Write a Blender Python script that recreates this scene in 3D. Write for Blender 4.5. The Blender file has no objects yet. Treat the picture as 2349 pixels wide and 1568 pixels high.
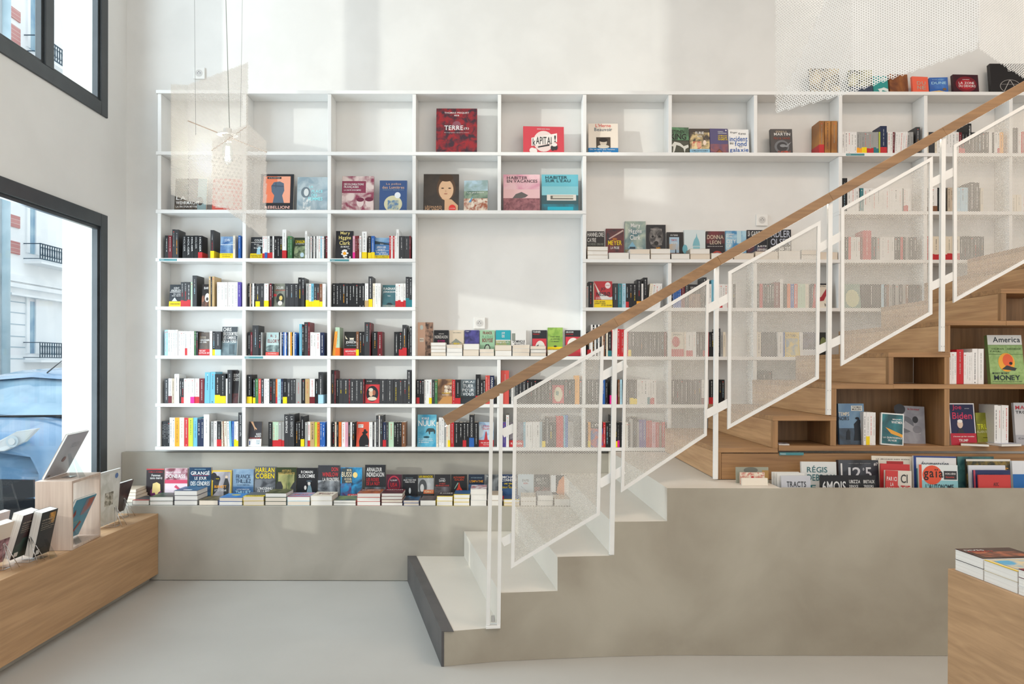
import bpy, math, random, re
import numpy as np
from mathutils import Matrix, Vector, Euler
random.seed(7)
R=math.radians
scn=bpy.context.scene
COL=scn.collection
# ---------------------------------------------------------------- camera (24-28 mm shift lens)
F=1800.0; VX,VY=1159.0,838.0; EYE=1.45; ROLL=0.0022
cam_d=bpy.data.cameras.new('camera'); cam=bpy.data.objects.new('camera',cam_d); COL.objects.link(cam)
cam_d.sensor_fit='HORIZONTAL'; cam_d.sensor_width=36; cam_d.lens=F/2349*36
cam_d.shift_x=(1174.5-VX)/2349; cam_d.shift_y=(VY-784)/2349
cam_d.clip_start=.05; cam_d.clip_end=200
cam.matrix_world=Matrix.Translation((0,0,EYE))@Matrix.Rotation(R(90),4,'X')@Matrix.Rotation(ROLL,4,'Z')
scn.camera=cam
# ---------------------------------------------------------------- exposure, sky, sun, daylight
vs=scn.view_settings; vs.view_transform='Standard'; vs.look='None'; vs.gamma=1; vs.use_curve_mapping=False
vs.exposure=.28
W=bpy.data.worlds.new('sky'); scn.world=W; W.use_nodes=True
wn=W.node_tree.nodes; wl=W.node_tree.links
bg=wn['Background']
tc=wn.new('ShaderNodeTexCoord'); sp=wn.new('ShaderNodeSeparateXYZ'); wl.new(tc.outputs['Generated'],sp.inputs[0])
cr=wn.new('ShaderNodeValToRGB'); wl.new(sp.outputs['Z'],cr.inputs[0])
cr.color_ramp.elements[0].position=0.0; cr.color_ramp.elements[0].color=(.86,.85,.82,1)
cr.color_ramp.elements[1].position=.6; cr.color_ramp.elements[1].color=(.80,.90,1,1)
wl.new(cr.outputs[0],bg.inputs['Color']); bg.inputs['Strength'].default_value=SKY=1.3
def lamp(name,kind,loc,rot,energy,color,size=None,size_y=None,angle=None,spot=None):
    d=bpy.data.lights.new(name,kind); d.energy=energy; d.color=color
    if kind=='AREA':
        d.shape='RECTANGLE'; d.size=size; d.size_y=size_y or size
    elif kind=='SUN': d.angle=angle
    else: d.shadow_soft_size=size or .05
    if spot: d.spot_size=spot; d.spot_blend=.8
    o=bpy.data.objects.new(name,d); COL.objects.link(o); o.location=loc; o.rotation_euler=rot
    return o
sd=Vector((math.sin(R(60.5)),math.cos(R(60.5)),-math.tan(R(8)))).normalized()
lamp('sun','SUN',(0,0,6),sd.to_track_quat('-Z','Y').to_euler(),1.1,(1,.95,.87),angle=R(.9))
# daylight entering by the street windows on the left, and a warm ceiling light over the stair side
lamp('window_daylight','AREA',(-3.3,4.4,1.6),Euler((0,R(-90),0)),58,(.78,.89,1),1.9,1.9)
lamp('upper_window_daylight','AREA',(-3.3,4.4,4.15),Euler((0,R(-90),0)),40,(.80,.90,1),1.7,1.9)
lamp('ceiling_light_stair','AREA',(2.7,2.4,4.9),Euler((0,0,0)),48,(1,.75,.57),1.6,1.0)
lamp('unseen_overhead_shop_light','AREA',(.5,-.2,5.0),Euler((0,0,0)),40,(1,.94,.88),2.0,1.6)  # broad unseen overhead lamp, lights the shop around the camera
# ---------------------------------------------------------------- helpers
def P(px,py,s):
    dx=px-VX; dy=py-VY
    return Vector(((dx+ROLL*dy)/s, F/s, EYE-(dy-ROLL*dx)/s))
def PX(px,s): return (px-VX)/s
def PZ(py,s,px=600): return EYE-((py-VY)-ROLL*(px-VX))/s
S_SH=321.6; S_WALL=312.3; S_BENCH=341.0; S_CAB=426.7
YSH=F/S_SH; YW=F/S_WALL; YB=F/S_BENCH; YC=F/S_CAB; XL=-2.786
PAL=dict(k='1b1c1f',K='38393c',w='e9e8e6',c='e6dcc8',r='c22a30',R='6e1b24',y='f3d516',o='e9742c',b='2d62ad',B='1f2b4b',
 s='6db3cc',t='2b7780',g='42794a',G='b8d4b8',p='dfa0b2',P='e6248f',v='57499a',n='7d5236',N='bfa172',e='a0a09e',L='c3d142',
 O='f5a623',x='d8574f',S='a9d3e6',W='ffffff',q='c9b9a4',j='2f4a3a',C='8fa9b5',m='8a8f86',u='f0a53a')
def lin(c):
    c=PAL.get(c,c); v=[int(c[i:i+2],16)/255 for i in (0,2,4)]
    return tuple([(a/12.92 if a<=.04045 else ((a+.055)/1.055)**2.4) for a in v])+(1,)
MATS={}
def new_mat(name):
    m=bpy.data.materials.new(name); m.use_nodes=True
    return m,m.node_tree.nodes,m.node_tree.links,m.node_tree.nodes['Principled BSDF']
def ink(c,rough=.42):
    k=('ink',c,rough)
    if k in MATS: return MATS[k]
    m,n,l,b=new_mat('print_'+PAL.get(c,c)); b.inputs['Base Color'].default_value=lin(c); b.inputs['Roughness'].default_value=rough
    b.inputs['Specular IOR Level'].default_value=.35
    MATS[k]=m; return m
def noisy(a,b_,scale,rough=.45,detail=4,lo=.4,hi=.6,stretch=(1,1,1),name='mottled',bump=0,dist=0):
    k=('noisy',a,b_,scale,rough,detail,lo,hi,stretch,bump,dist)
    if k in MATS: return MATS[k]
    m,n,l,b=new_mat(name)
    t=n.new('ShaderNodeTexCoord'); mp=n.new('ShaderNodeMapping'); mp.inputs['Scale'].default_value=stretch
    no=n.new('ShaderNodeTexNoise'); no.inputs['Scale'].default_value=scale; no.inputs['Detail'].default_value=detail; no.inputs['Distortion'].default_value=dist
    r=n.new('ShaderNodeValToRGB'); e=r.color_ramp.elements; e[0].position=lo; e[0].color=lin(a); e[1].position=hi; e[1].color=lin(b_)
    l.new(t.outputs['Object'],mp.inputs[0]); l.new(mp.outputs[0],no.inputs['Vector']); l.new(no.outputs[0],r.inputs[0]); l.new(r.outputs[0],b.inputs['Base Color'])
    b.inputs['Roughness'].default_value=rough
    if bump:
        bp=n.new('ShaderNodeBump'); bp.inputs['Strength'].default_value=bump; bp.inputs['Distance'].default_value=.002
        l.new(no.outputs[0],bp.inputs['Height']); l.new(bp.outputs[0],b.inputs['Normal'])
    MATS[k]=m; return m
def wood(a,b_,axis,name,rough=.45,sc=1.0):
    m,n,l,b=new_mat(name)
    st=[38,38,38]; st[axis]=1.6
    t=n.new('ShaderNodeTexCoord'); mp=n.new('ShaderNodeMapping'); mp.inputs['Scale'].default_value=st
    no=n.new('ShaderNodeTexNoise'); no.inputs['Scale'].default_value=1.5*sc; no.inputs['Detail'].default_value=6; no.inputs['Distortion'].default_value=.5
    mp2=n.new('ShaderNodeMapping'); st2=[5,5,5]; st2[axis]=.5; mp2.inputs['Scale'].default_value=st2
    n2=n.new('ShaderNodeTexNoise'); n2.inputs['Scale'].default_value=1.3*sc; n2.inputs['Detail'].default_value=3; n2.inputs['Distortion'].default_value=1.6
    mx=n.new('ShaderNodeMath'); mx.operation='MULTIPLY_ADD'; mx.inputs[1].default_value=.55
    m2=n.new('ShaderNodeMath'); m2.operation='MULTIPLY'; m2.inputs[1].default_value=.45
    r=n.new('ShaderNodeValToRGB'); e=r.color_ramp.elements; e[0].position=.36; e[0].color=lin(a); e[1].position=.62; e[1].color=lin(b_)
    l.new(t.outputs['Object'],mp.inputs[0]); l.new(t.outputs['Object'],mp2.inputs[0])
    l.new(mp.outputs[0],no.inputs['Vector']); l.new(mp2.outputs[0],n2.inputs['Vector'])
    l.new(n2.outputs[0],m2.inputs[0]); l.new(no.outputs[0],mx.inputs[0]); l.new(m2.outputs[0],mx.inputs[2]); l.new(mx.outputs[0],r.inputs[0]); l.new(r.outputs[0],b.inputs['Base Color'])
    b.inputs['Roughness'].default_value=rough
    bp=n.new('ShaderNodeBump'); bp.inputs['Strength'].default_value=.08; bp.inputs['Distance'].default_value=.001
    l.new(no.outputs[0],bp.inputs['Height']); l.new(bp.outputs[0],b.inputs['Normal'])
    return m
M_WALL=noisy('e4e3e0','e9e8e5',3,.75,name='white_painted_plaster',bump=.02)
M_LEFT=noisy('e6e5e2','eae9e6',2,.75,name='white_plaster_window_wall',bump=.02)
M_SHELF=noisy('ececea','efefed',6,.38,name='white_lacquered_board')
M_FLOOR=noisy('b6b5b0','c0bfba',1.3,.42,6,.3,.7,name='polished_concrete_floor',bump=.03)
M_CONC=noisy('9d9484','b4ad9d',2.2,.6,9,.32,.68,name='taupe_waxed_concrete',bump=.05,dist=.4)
M_CONC2=noisy('a29d92','b8b3a8',2.2,.55,9,.32,.68,name='grey_waxed_concrete',bump=.05,dist=.4)
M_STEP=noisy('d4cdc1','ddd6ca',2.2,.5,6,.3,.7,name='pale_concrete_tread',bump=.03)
M_NOSE=noisy('4c4a4a','575453',5,.5,name='dark_steel_nosing')
M_OAKX=wood('8d6845','b3895c',0,'oak_grain_lengthwise')
M_OAKY=wood('a97f57','cba174',1,'oak_grain_deep_window_lit')  # oak of the riser faces, lightened in colour for the window light on them
M_OAKZ=wood('84623f','a98055',2,'oak_grain_upright')
M_OAKL=wood('a98560','c39c74',1,'pale_oak_bench')
M_RAIL=wood('866748','a27e59',0,'oak_handrail')
M_BOX=wood('b9a191','d0bbaa',2,'bleached_oak')
M_METAL=noisy('e9e8e4','eeede9',8,.4,name='white_powder_coated_steel')
M_SHEET=noisy('cbc7be','d2cec6',8,.45,name='white_perforated_steel')
M_FRAME=noisy('2f3437','383d40',6,.35,name='anthracite_aluminium')
M_PAGE=noisy('e4e0d9','eeebe5',3,.8,stretch=(1,160,1),name='paper_page_edges')
M_PAGEC=noisy('dccfbf','e7dccc',3,.8,stretch=(1,160,1),name='cream_page_edges')
M_WIRE,_n,_l,_b=new_mat('chromed_wire'); _b.inputs['Metallic'].default_value=1; _b.inputs['Roughness'].default_value=.25; _b.inputs['Base Color'].default_value=(.7,.7,.7,1)
def glassy(name,col,a=.9,rough=.02):
    m,n,l,b=new_mat(name); n.remove(b)
    t=n.new('ShaderNodeBsdfTransparent'); t.inputs[0].default_value=col; g=n.new('ShaderNodeBsdfGlossy'); g.inputs['Roughness'].default_value=rough
    fr=n.new('ShaderNodeFresnel'); fr.inputs[0].default_value=1.25; mx=n.new('ShaderNodeMixShader')
    ge=n.new('ShaderNodeNewGeometry'); mu=n.new('ShaderNodeMath'); mu.operation='MULTIPLY_ADD'; mu.inputs[1].default_value=-1; mu.inputs[2].default_value=1; m3=n.new('ShaderNodeMath'); m3.operation='MULTIPLY'
    l.new(ge.outputs['Backfacing'],mu.inputs[0]); l.new(mu.outputs[0],m3.inputs[0]); l.new(fr.outputs[0],m3.inputs[1]); l.new(m3.outputs[0],mx.inputs[0]); l.new(t.outputs[0],mx.inputs[1]); l.new(g.outputs[0],mx.inputs[2])
    l.new(mx.outputs[0],n['Material Output'].inputs[0]); return m
M_GLASS=glassy('window_glass',(.95,.98,.98,1)); M_ACRYL=glassy('clear_acrylic',(.86,.88,.89,1),rough=.05)
def emit(name,col,st):
    m,n,l,b=new_mat(name); b.inputs['Emission Color'].default_value=col; b.inputs['Emission Strength'].default_value=st; b.inputs['Base Color'].default_value=col; return m
M_LED=emit('led_strip_light',(1,.93,.82,1),7); M_BULB=emit('glowing_filament_bulb',(1,.94,.82,1),14)
class MB:
    def __init__(s): s.v=[]; s.f=[]; s.m=[]; s.mats=[]
    def mi(s,mat):
        if mat not in s.mats: s.mats.append(mat)
        return s.mats.index(mat)
    def quad(s,pts,mat):
        i=len(s.v); s.v+= [tuple(p) for p in pts]; s.f.append(tuple(range(i,i+len(pts)))); s.m.append(s.mi(mat)); return s
    def box(s,x0,y0,z0,x1,y1,z1,mat):
        i=len(s.v); s.v+=[(x0,y0,z0),(x1,y0,z0),(x1,y1,z0),(x0,y1,z0),(x0,y0,z1),(x1,y0,z1),(x1,y1,z1),(x0,y1,z1)]
        s.f+=[tuple(i+k for k in q) for q in ((0,3,2,1),(4,5,6,7),(0,1,5,4),(1,2,6,5),(2,3,7,6),(3,0,4,7))]; s.m+=[s.mi(mat)]*6; return s
    def prism(s,pts,d,mat,capmat=None):           # polygon pts extruded by vector d
        n=len(pts); i=len(s.v); d=Vector(d); s.v+=[tuple(p) for p in pts]+[tuple(Vector(p)+d) for p in pts]
        s.f.append(tuple(range(i,i+n))[::-1]); s.f.append(tuple(range(i+n,i+2*n))); s.m+=[s.mi(capmat or mat)]*2
        for k in range(n):
            k2=(k+1)%n; s.f.append((i+k,i+k2,i+n+k2,i+n+k)); s.m.append(s.mi(mat))
        return s
    def tube(s,pts,r,mat,n=8,closed=False):
        pts=[Vector(p) for p in pts]; rings=[]
        for k,p in enumerate(pts):
            a=pts[k-1] if (k>0 or closed) else p; b=pts[(k+1)%len(pts)] if (k<len(pts)-1 or closed) else p
            d=(b-a).normalized(); up=Vector((0,0,1)) if abs(d.z)<.9 else Vector((1,0,0)); u=d.cross(up).normalized(); w=d.cross(u)
            rr=r[k] if isinstance(r,(list,tuple)) else r
            i=len(s.v); s.v+=[tuple(p+(u*math.cos(2*math.pi*j/n)+w*math.sin(2*math.pi*j/n))*rr) for j in range(n)]; rings.append(i)
        m=s.mi(mat); K=len(rings)
        for k in range(K if closed else K-1):
            a=rings[k]; b=rings[(k+1)%K]
            for j in range(n): s.f.append((a+j,b+j,b+(j+1)%n,a+(j+1)%n)); s.m.append(m)
        if not closed:
            s.f.append(tuple(rings[0]+j for j in range(n))); s.f.append(tuple(rings[-1]+j for j in range(n))[::-1]); s.m+=[m,m]
        return s
    def disc(s,c,ru,rv,mat,n=24,y=None):
        return s.quad([(c[0]+ru*math.cos(2*math.pi*j/n),c[1],c[2]+rv*math.sin(2*math.pi*j/n)) for j in range(n)],mat)
    def build(s,name,parent=None,loc=None,rot=None,label=None,cat=None,group=None,kind=None,smooth=False,bevel=0):
        me=bpy.data.meshes.new(name); me.from_pydata(s.v,[],s.f)
        for m in s.mats: me.materials.append(m)
        me.polygons.foreach_set('material_index',s.m)
        if smooth: me.polygons.foreach_set('use_smooth',[True]*len(s.f))
        me.update(); o=bpy.data.objects.new(name,me); COL.objects.link(o)
        if parent is not None: o.parent=parent
        if loc is not None: o.location=loc
        if rot is not None: o.rotation_euler=rot
        tag(o,label,cat,group,kind)
        if bevel:
            b=o.modifiers.new('edge','BEVEL'); b.width=bevel; b.segments=2; b.limit_method='ANGLE'
        return o
def tag(o,label=None,cat=None,group=None,kind=None):
    if label: o['label']=label
    if cat: o['category']=cat
    if group: o['group']=group
    if kind: o['kind']=kind
    return o
def thing(name,label,cat,loc=(0,0,0),rot=(0,0,0),group=None):
    o=bpy.data.objects.new(name,None); COL.objects.link(o); o.location=loc; o.rotation_euler=rot; o.empty_display_size=.1
    return tag(o,label,cat,group)
def struct(mb,name,**k): return mb.build(name,kind='structure',**k)
# ---- lettering: each glyph of the built-in font is meshed once, then set into words
GL={}
def glyph(ch):
    if ch in GL: return GL[ch]
    cu=bpy.data.curves.new('g','FONT'); cu.body=ch; cu.size=1; cu.offset=.012; cu.resolution_u=3; cu.fill_mode='FRONT'
    o=bpy.data.objects.new('g',cu); me=bpy.data.meshes.new_from_object(o)
    v=np.array([(p.co.x,p.co.y) for p in me.vertices]) if len(me.vertices) else np.zeros((0,2)); f=[tuple(p.vertices) for p in me.polygons]
    bpy.data.objects.remove(o); bpy.data.curves.remove(cu); bpy.data.meshes.remove(me)
    GL[ch]=(v,f); return GL[ch]
def put_text(mb,txt,x0,z0,x1,z1,mat,y,vert=False):
    V=[];FC=[];cx=0;n=0
    for ch in txt:
        if ch==' ': cx+=.32; continue
        v,f=glyph(ch)
        if not len(v): continue
        a=v[:,0].min(); w=v[:,0].max()-a
        V.append(np.stack([v[:,0]-a+cx,v[:,1]],1)); FC+=[tuple(i+n for i in q) for q in f]; n+=len(v); cx+=w+.09
    if not V: return
    V=np.concatenate(V); lo=V.min(0); sz=V.max(0)-lo; sz[sz==0]=1
    U=(V-lo)/sz; i=len(mb.v)
    if vert:   # reads downwards, as on a spine
        mb.v+=[(x0+(x1-x0)*b,y,z1-(z1-z0)*a) for a,b in U]
    else: mb.v+=[(x0+(x1-x0)*a,y,z0+(z1-z0)*b) for a,b in U]
    mb.f+=[tuple(i+k for k in q) for q in FC]; mb.m+=[mb.mi(mat)]*len(FC)
# ---- perforated sheet: real hexagonal holes; polygon given in sheet coordinates (metres)
def inside(poly,x,y):
    c=np.zeros(x.shape,bool); n=len(poly); j=n-1
    for i in range(n):
        xi,yi=poly[i]; xj,yj=poly[j]
        if yi!=yj: c^=((yi>y)!=(yj>y))&(x<(xj-xi)*(y-yi)/(yj-yi)+xi)
        j=i
    return c
def perforated(name,pts3,mat,pitch,hole,parent,ang=0):
    pts3=[Vector(p) for p in pts3]; o=pts3[0]; u=(pts3[1]-o).normalized(); nrm=u.cross(pts3[-1]-o).normalized(); v=nrm.cross(u)
    ca,sa=math.cos(ang),math.sin(ang); u,v=u*ca+v*sa,v*ca-u*sa
    poly=[((p-o).dot(u),(p-o).dot(v)) for p in pts3]; a=np.array(poly); lo=a.min(0); hi=a.max(0)
    h=pitch*math.sqrt(3)/2; nx=int((hi[0]-lo[0])/pitch)+2; ny=int((hi[1]-lo[1])/h)+2
    gx,gy=np.meshgrid(np.arange(nx),np.arange(ny)); X=lo[0]+(gx+.5*(gy%2))*pitch; Y=lo[1]+gy*h
    k=inside(poly,X,Y); X=X[k];Y=Y[k]; N=len(X)
    an=np.radians(np.arange(6)*60+30); ro=pitch/math.sqrt(3); ri=hole
    ox=np.concatenate([np.cos(an)*ro,np.cos(an)*ri]); oy=np.concatenate([np.sin(an)*ro,np.sin(an)*ri])
    PX_=(X[:,None]+ox).ravel(); PY_=(Y[:,None]+oy).ravel()
    U=np.array(u);Vv=np.array(v);O=np.array(o)
    co=O+PX_[:,None]*U+PY_[:,None]*Vv
    base=(np.arange(N)*12)[:,None,None]; q=np.array([[j,(j+1)%6,6+(j+1)%6,6+j] for j in range(6)])
    fi=(base+q).reshape(-1,4)
    me=bpy.data.meshes.new(name); me.vertices.add(len(co)); me.vertices.foreach_set('co',co.ravel().astype(np.float32))
    me.loops.add(fi.size); me.loops.foreach_set('vertex_index',fi.ravel().astype(np.int32)); me.polygons.add(len(fi))
    me.polygons.foreach_set('loop_start',np.arange(len(fi),dtype=np.int32)*4); me.polygons.foreach_set('loop_total',np.full(len(fi),4,np.int32))
    me.materials.append(mat); me.update(calc_edges=True)
    ob=bpy.data.objects.new(name,me); COL.objects.link(ob); ob.parent=parent; return ob
# ================================================================ THE ROOM
XR=5.2; YN=-3.0; ZT=5.4; TH=.304
struct(MB().box(XL-.02,YN,-.1,XR,YW+.2,0,M_FLOOR),'floor')
struct(MB().box(XL-TH,YN,ZT,XR,YW+.2,ZT+.1,M_WALL),'ceiling')
struct(MB().box(XL-TH,YW,-.1,XR,YW+.2,ZT,M_WALL),'wall_back')
struct(MB().box(XR,YN,-.1,XR+.2,YW+.2,ZT,M_WALL),'wall_right')
WY1=F/((VX-243)/-XL); WY0=3.35; LZ0,LZ1=.45,PZ(495,328.8,243); UZ0,UZ1=PZ(272,328.8,243),5.15
b=MB()
b.box(XL-TH,YN,-.1,XL,WY0,ZT,M_LEFT); b.box(XL-TH,WY1,-.1,XL,YW,ZT,M_LEFT)
for z0,z1 in ((-.1,LZ0),(LZ1,UZ0),(UZ1,ZT)): b.box(XL-TH,WY0,z0,XL,WY1,z1,M_LEFT)
struct(b,'wall_left')
M_REV=noisy('c6c3b8','cdcabf',2,.8,name='cream_stone_reveal')
def window(n,z0,z1,mull):
    b=MB(); t=.09; xo=XL-.055; xi=XL+.012
    for y0,y1,a,c in ((WY0,WY0+t,z0,z1),(WY1-t,WY1,z0,z1),(WY0+t,WY1-t,z0,z0+t),(WY0+t,WY1-t,z1-t,z1)): b.box(xo,y0,a,xi,y1,c,M_FRAME)
    ys=[WY0+t,WY1-t]
    if mull: b.box(xo,mull-.045,z0+t,xi,mull+.045,z1-t,M_FRAME); ys=[WY0+t,mull-.045,mull+.045,WY1-t]
    w=struct(b,n,bevel=.004)
    for a,c in zip(ys[::2],ys[1::2]):
        q=MB(); k=.022          # sash bead
        for y0,y1,e,f in ((a,a+k,z0+t,z1-t),(c-k,c,z0+t,z1-t),(a+k,c-k,z0+t,z0+t+k),(a+k,c-k,z1-t-k,z1-t)): q.box(XL-.03,y0,e,XL-.004,y1,f,M_FRAME)
        q.build('window_sash',w)
        MB().box(XL-.05,a+.001,z0+t+.001,XL-.046,c-.001,z1-t-.001,M_GLASS).build('window_pane',w)
    return w
window('window_1',LZ0,LZ1,None); window('window_2',UZ0,UZ1,F/((VX-109)/-XL))
# stone reveal outside the glass
b=MB()
for z0,z1 in ((LZ0,LZ1),(UZ0,UZ1)):
    b.box(XL-TH,WY1-.004,z0,XL-.06,WY1-.001,z1,M_REV)
struct(b,'trim_1')
# ================================================================ THE STREET
M_WHITE=noisy('f0f2f4','f8f9fa',1.2,.8,name='white_street_facade')
M_BRICK,n_,l_,b_=new_mat('red_brick_panel')
br=n_.new('ShaderNodeTexBrick'); br.inputs['Scale'].default_value=5; br.inputs['Color1'].default_value=lin('c88a86'); br.inputs['Color2'].default_value=lin('bd7c79'); br.inputs['Mortar'].default_value=lin('dccfc8')
tcx=n_.new('ShaderNodeTexCoord'); mpx=n_.new('ShaderNodeMapping'); mpx.inputs['Rotation'].default_value=(R(90),0,R(90)); l_.new(tcx.outputs['Object'],mpx.inputs[0]); l_.new(mpx.outputs[0],br.inputs['Vector']); l_.new(br.outputs[0],b_.inputs['Base Color'])
M_ASPH=noisy('8e9194','a0a2a3',30,.9,name='grey_pavement'); M_BLUEW=noisy('7fa3bd','9dbccd',2,.2,name='blue_window_glass')
M_IRON=ink('2f4a5c',.5); M_PIPE=noisy('b9d3df','c6dde8',3,.5,name='pale_blue_downpipe')
struct(MB().box(-14,YN,-.16,XL-TH,26,-.06,M_ASPH),'trim_2')
FX=-12.0
def fY(px): return F*-FX/(VX-px)
def fZ(py,px): return EYE-(py-VY-ROLL*(px-VX))*(-FX)/(VX-px)
fac=thing('apartment_facade','white plastered apartment building with brick panels seen through the street windows','building',(FX,18,-.06))
fl=(-FX,-18,.06)
def fbox(name,x0,y0,z0,x1,y1,z1,m): return MB().box(x0-FX,y0-18,z0+.06,x1-FX,y1-18,z1+.06,m).build(name,fac)
fbox('wall',FX-.4,11,-.06,FX,26,11,M_WHITE)
for i,(p0,p1,q0,q1) in enumerate(((10,43,487,515),(10,43,548,577),(10,43,5,30),(10,43,45,95))):
    ya,yb=fY(p0),fY(p1); fbox('brick_panel',FX,ya,fZ(q1,p0),FX+.03,yb,fZ(q0,p0),M_BRICK)
def balcony(ya,yb,z0,z1):
    m=MB(); X=.42
    m.box(0,ya-18,z0-.02,X+.03,yb-18,z0+.03,M_WHITE)
    sl=m.build('balcony_slab',fac); r=MB(); zz=z0+.1
    for z in (zz,z1+.06): r.box(X-.015,ya-18,z-.012,X+.015,yb-18,z+.012,M_IRON); r.box(0,ya-18,z-.01,X,ya-17.98,z+.01,M_IRON)
    n=int((yb-ya)/.1)
    for k in range(n+1):
        y=ya-18+k*(yb-ya)/n; r.box(X-.01,y-.009,zz,X+.01,y+.009,z1+.06,M_IRON)
        if k<n: r.tube([(X,y+.05+.038*math.cos(a),(zz+z1+.06)/2+.11*math.sin(a)) for a in np.linspace(0,2*math.pi,11)[:-1]],.008,M_IRON,5,True)
    r.build('balcony_railing',sl)
for (p0,p1,qt,qb,ht,hb,top) in ((53,150,558,588,420,560,0),(53,150,785,815,690,790,0),(53,150,80,112,-60,90,0)):
    ya,yb=fY(p0),fY(p1)
    balcony(ya,yb,fZ(qb+8,p0),fZ(qt,p0))
    wa,wb=fY(64),fY(78); win=fbox('window',FX-.02,wa,fZ(hb+20,64),FX+.012,wb,fZ(ht,64),M_BLUEW)
    fbox('window_surround',FX,wa-.12,fZ(hb+20,64),FX+.05,wa,fZ(ht,64)+.12,M_WHITE); fbox('window_surround',FX,wb,fZ(hb+20,64),FX+.05,wb+.5,fZ(ht,64)+.12,M_WHITE)
for q,h in ((628,.16),(648,.10),(672,.05)):
    fbox('cornice',FX,fY(8),fZ(q,20)-h,FX+.25-h,26,fZ(q,20),M_WHITE)
for q in (690,715,742,770,795,822): fbox('wall_groove',FX,fY(9),fZ(q,20)-.012,FX+.006,fY(57),fZ(q,20)+.012,ink('b3c2cc',.8))
MB().tube([(.12,fY(2)-18,0),(.12,fY(2)-18,11)],.09,M_PIPE,12).build('downpipe',fac,smooth=True)
# parked car, nose towards the camera, seen through the lower pane
M_CAR=noisy('769fc6','88afd2',2,.25,name='light_blue_car_paint'); M_CGL=noisy('86a9c4','abcadd',1.6,.08,name='car_glass_sky_reflection'); M_CAR.node_tree.nodes['Principled BSDF'].inputs['Coat Weight'].default_value=.6  # the glass colour itself carries the pale blue sky reflection
CY=F/245-.05; CX=-5.21
car=thing('car','light blue car parked outside, its headlight and hood seen through the lower window','car',(CX,CY,-.06))
prof=[(.0,.25,.70,.80),(.02,.22,.84,.84),(.10,.20,.88,.86),(.30,.20,.90,.87),(.75,.20,.97,.88),(1.05,.20,1.0,.88),(1.75,.20,1.02,.88),(3.2,.20,1.02,.88),(3.9,.22,1.0,.85),(4.05,.3,.9,.8)]
m=MB(); rings=[]
for (y,zb,zt,hw) in prof:
    i=len(m.v); sec=[(-hw*.96,zb),(-hw,zb+.2),(-hw*1.0,zt-.22),(-hw*.93,zt-.06),(-hw*.6,zt),(0,zt+.03),(hw*.6,zt),(hw*.93,zt-.06),(hw,zt-.22),(hw,zb+.2),(hw*.96,zb)]
    m.v+=[(x,y+.10*(1-(abs(x)/hw)**2)*-1+.12*(abs(x)/hw)**3,z) for x,z in sec]; rings.append(i)
ci=m.mi(M_CAR)
for a,c in zip(rings,rings[1:]):
    for j in range(10): m.f.append((a+j,a+j+1,c+j+1,c+j)); m.m.append(ci)
m.f.append(tuple(rings[0]+j for j in range(11))); m.m.append(ci); m.f.append(tuple(rings[-1]+j for j in range(10,-1,-1))); m.m.append(ci)
bo=m.build('body',car,smooth=True); sub=bo.modifiers.new('s','SUBSURF'); sub.levels=sub.render_levels=2
m=MB(); g=[(.80,.97,.80),(1.45,1.33,.66),(2.1,1.42,.66),(3.2,1.40,.64),(3.9,1.0,.74)]; rr=[]
for y,z,hw in g:
    i=len(m.v); m.v+=[(-hw-.08,y,.95),(-hw,y,z-.08),(-hw*.8,y,z),(0,y-.05,z+.03),(hw*.8,y,z),(hw,y,z-.08),(hw+.08,y,.95)]; rr.append(i)
gi=m.mi(M_CGL)
for a,c in zip(rr,rr[1:]):
    for j in range(6): m.f.append((a+j,a+j+1,c+j+1,c+j)); m.m.append(gi)
m.build('windscreen',car,smooth=True)
m=MB(); rr=[]
for y,z,hw in ((1.40,1.33,.66),(1.5,1.37,.67),(2.1,1.44,.67),(3.25,1.42,.65)):
    i=len(m.v); m.v+=[(-hw-.01,y,z-.07),(-hw*.85,y,z+.0),(0,y-.05,z+.04),(hw*.85,y,z+.0),(hw+.01,y,z-.07)]; rr.append(i)
for a,c in zip(rr,rr[1:]):
    for j in range(4): m.f.append((a+j,a+j+1,c+j+1,c+j)); m.m.append(m.mi(M_CAR))
m.build('roof',car,smooth=True)
for sx in (-1,1): MB().tube([(sx*.84,.8,.99),(sx*.67,1.45,1.33)],.03,M_CAR).build('pillar',car,smooth=True)

MB().tube([(.06,1.5,1.37),(.065,1.52,1.42),(.18,1.75,1.62)],[.016,.008,.003],ink('K')).build('aerial',car)
M_LAMP=glassy('headlamp_lens',(.92,.95,.97,1)); M_SILV=ink('d5dadd',.15)
for sx in (-1,1):
    m=MB(); pts=[(sx*.43,-.10,.70),(sx*.595,-.075,.71),(sx*.74,-.015,.79),(sx*.83,.05,.915),(sx*.68,-.03,.89),(sx*.53,-.07,.80)]
    m.prism(pts,(0,.07,0),M_SILV); h=m.build('headlight',car,bevel=.012)
    m=MB(); m.tube([(sx*.66,-.058,.80),(sx*.66,-.05,.80)],.055,ink('c2d0d9',.2),20); m.tube([(sx*.66,-.066,.80),(sx*.66,-.058,.80)],.032,M_SILV,16); m.build('headlight_reflector',h)
m=MB().box(-.5,-.15,.30,.5,-.10,.48,ink('K')); m.build('grille',car,bevel=.02)
for g_ in (-1,1): MB().prism([(g_*.84,-.03,.28),(g_*.55,-.13,.26),(g_*.55,-.13,.46),(g_*.84,-.03,.44)],(0,.03,0),ink('K')).build('fog_lamp_recess',car)
m=MB().tube([(-.7,.62,.985),(.1,.74,.975)],.012,ink('k')).tube([(0,.60,.985),(.72,.74,.985)],.012,ink('k')); m.build('wiper',car)
for sx in (-1,1):
    for wy in (.75,3.3): MB().tube([(sx*.68,wy,.31),(sx*.88,wy,.31)],.31,ink('k',.7),24).build('wheel',car)
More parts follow.
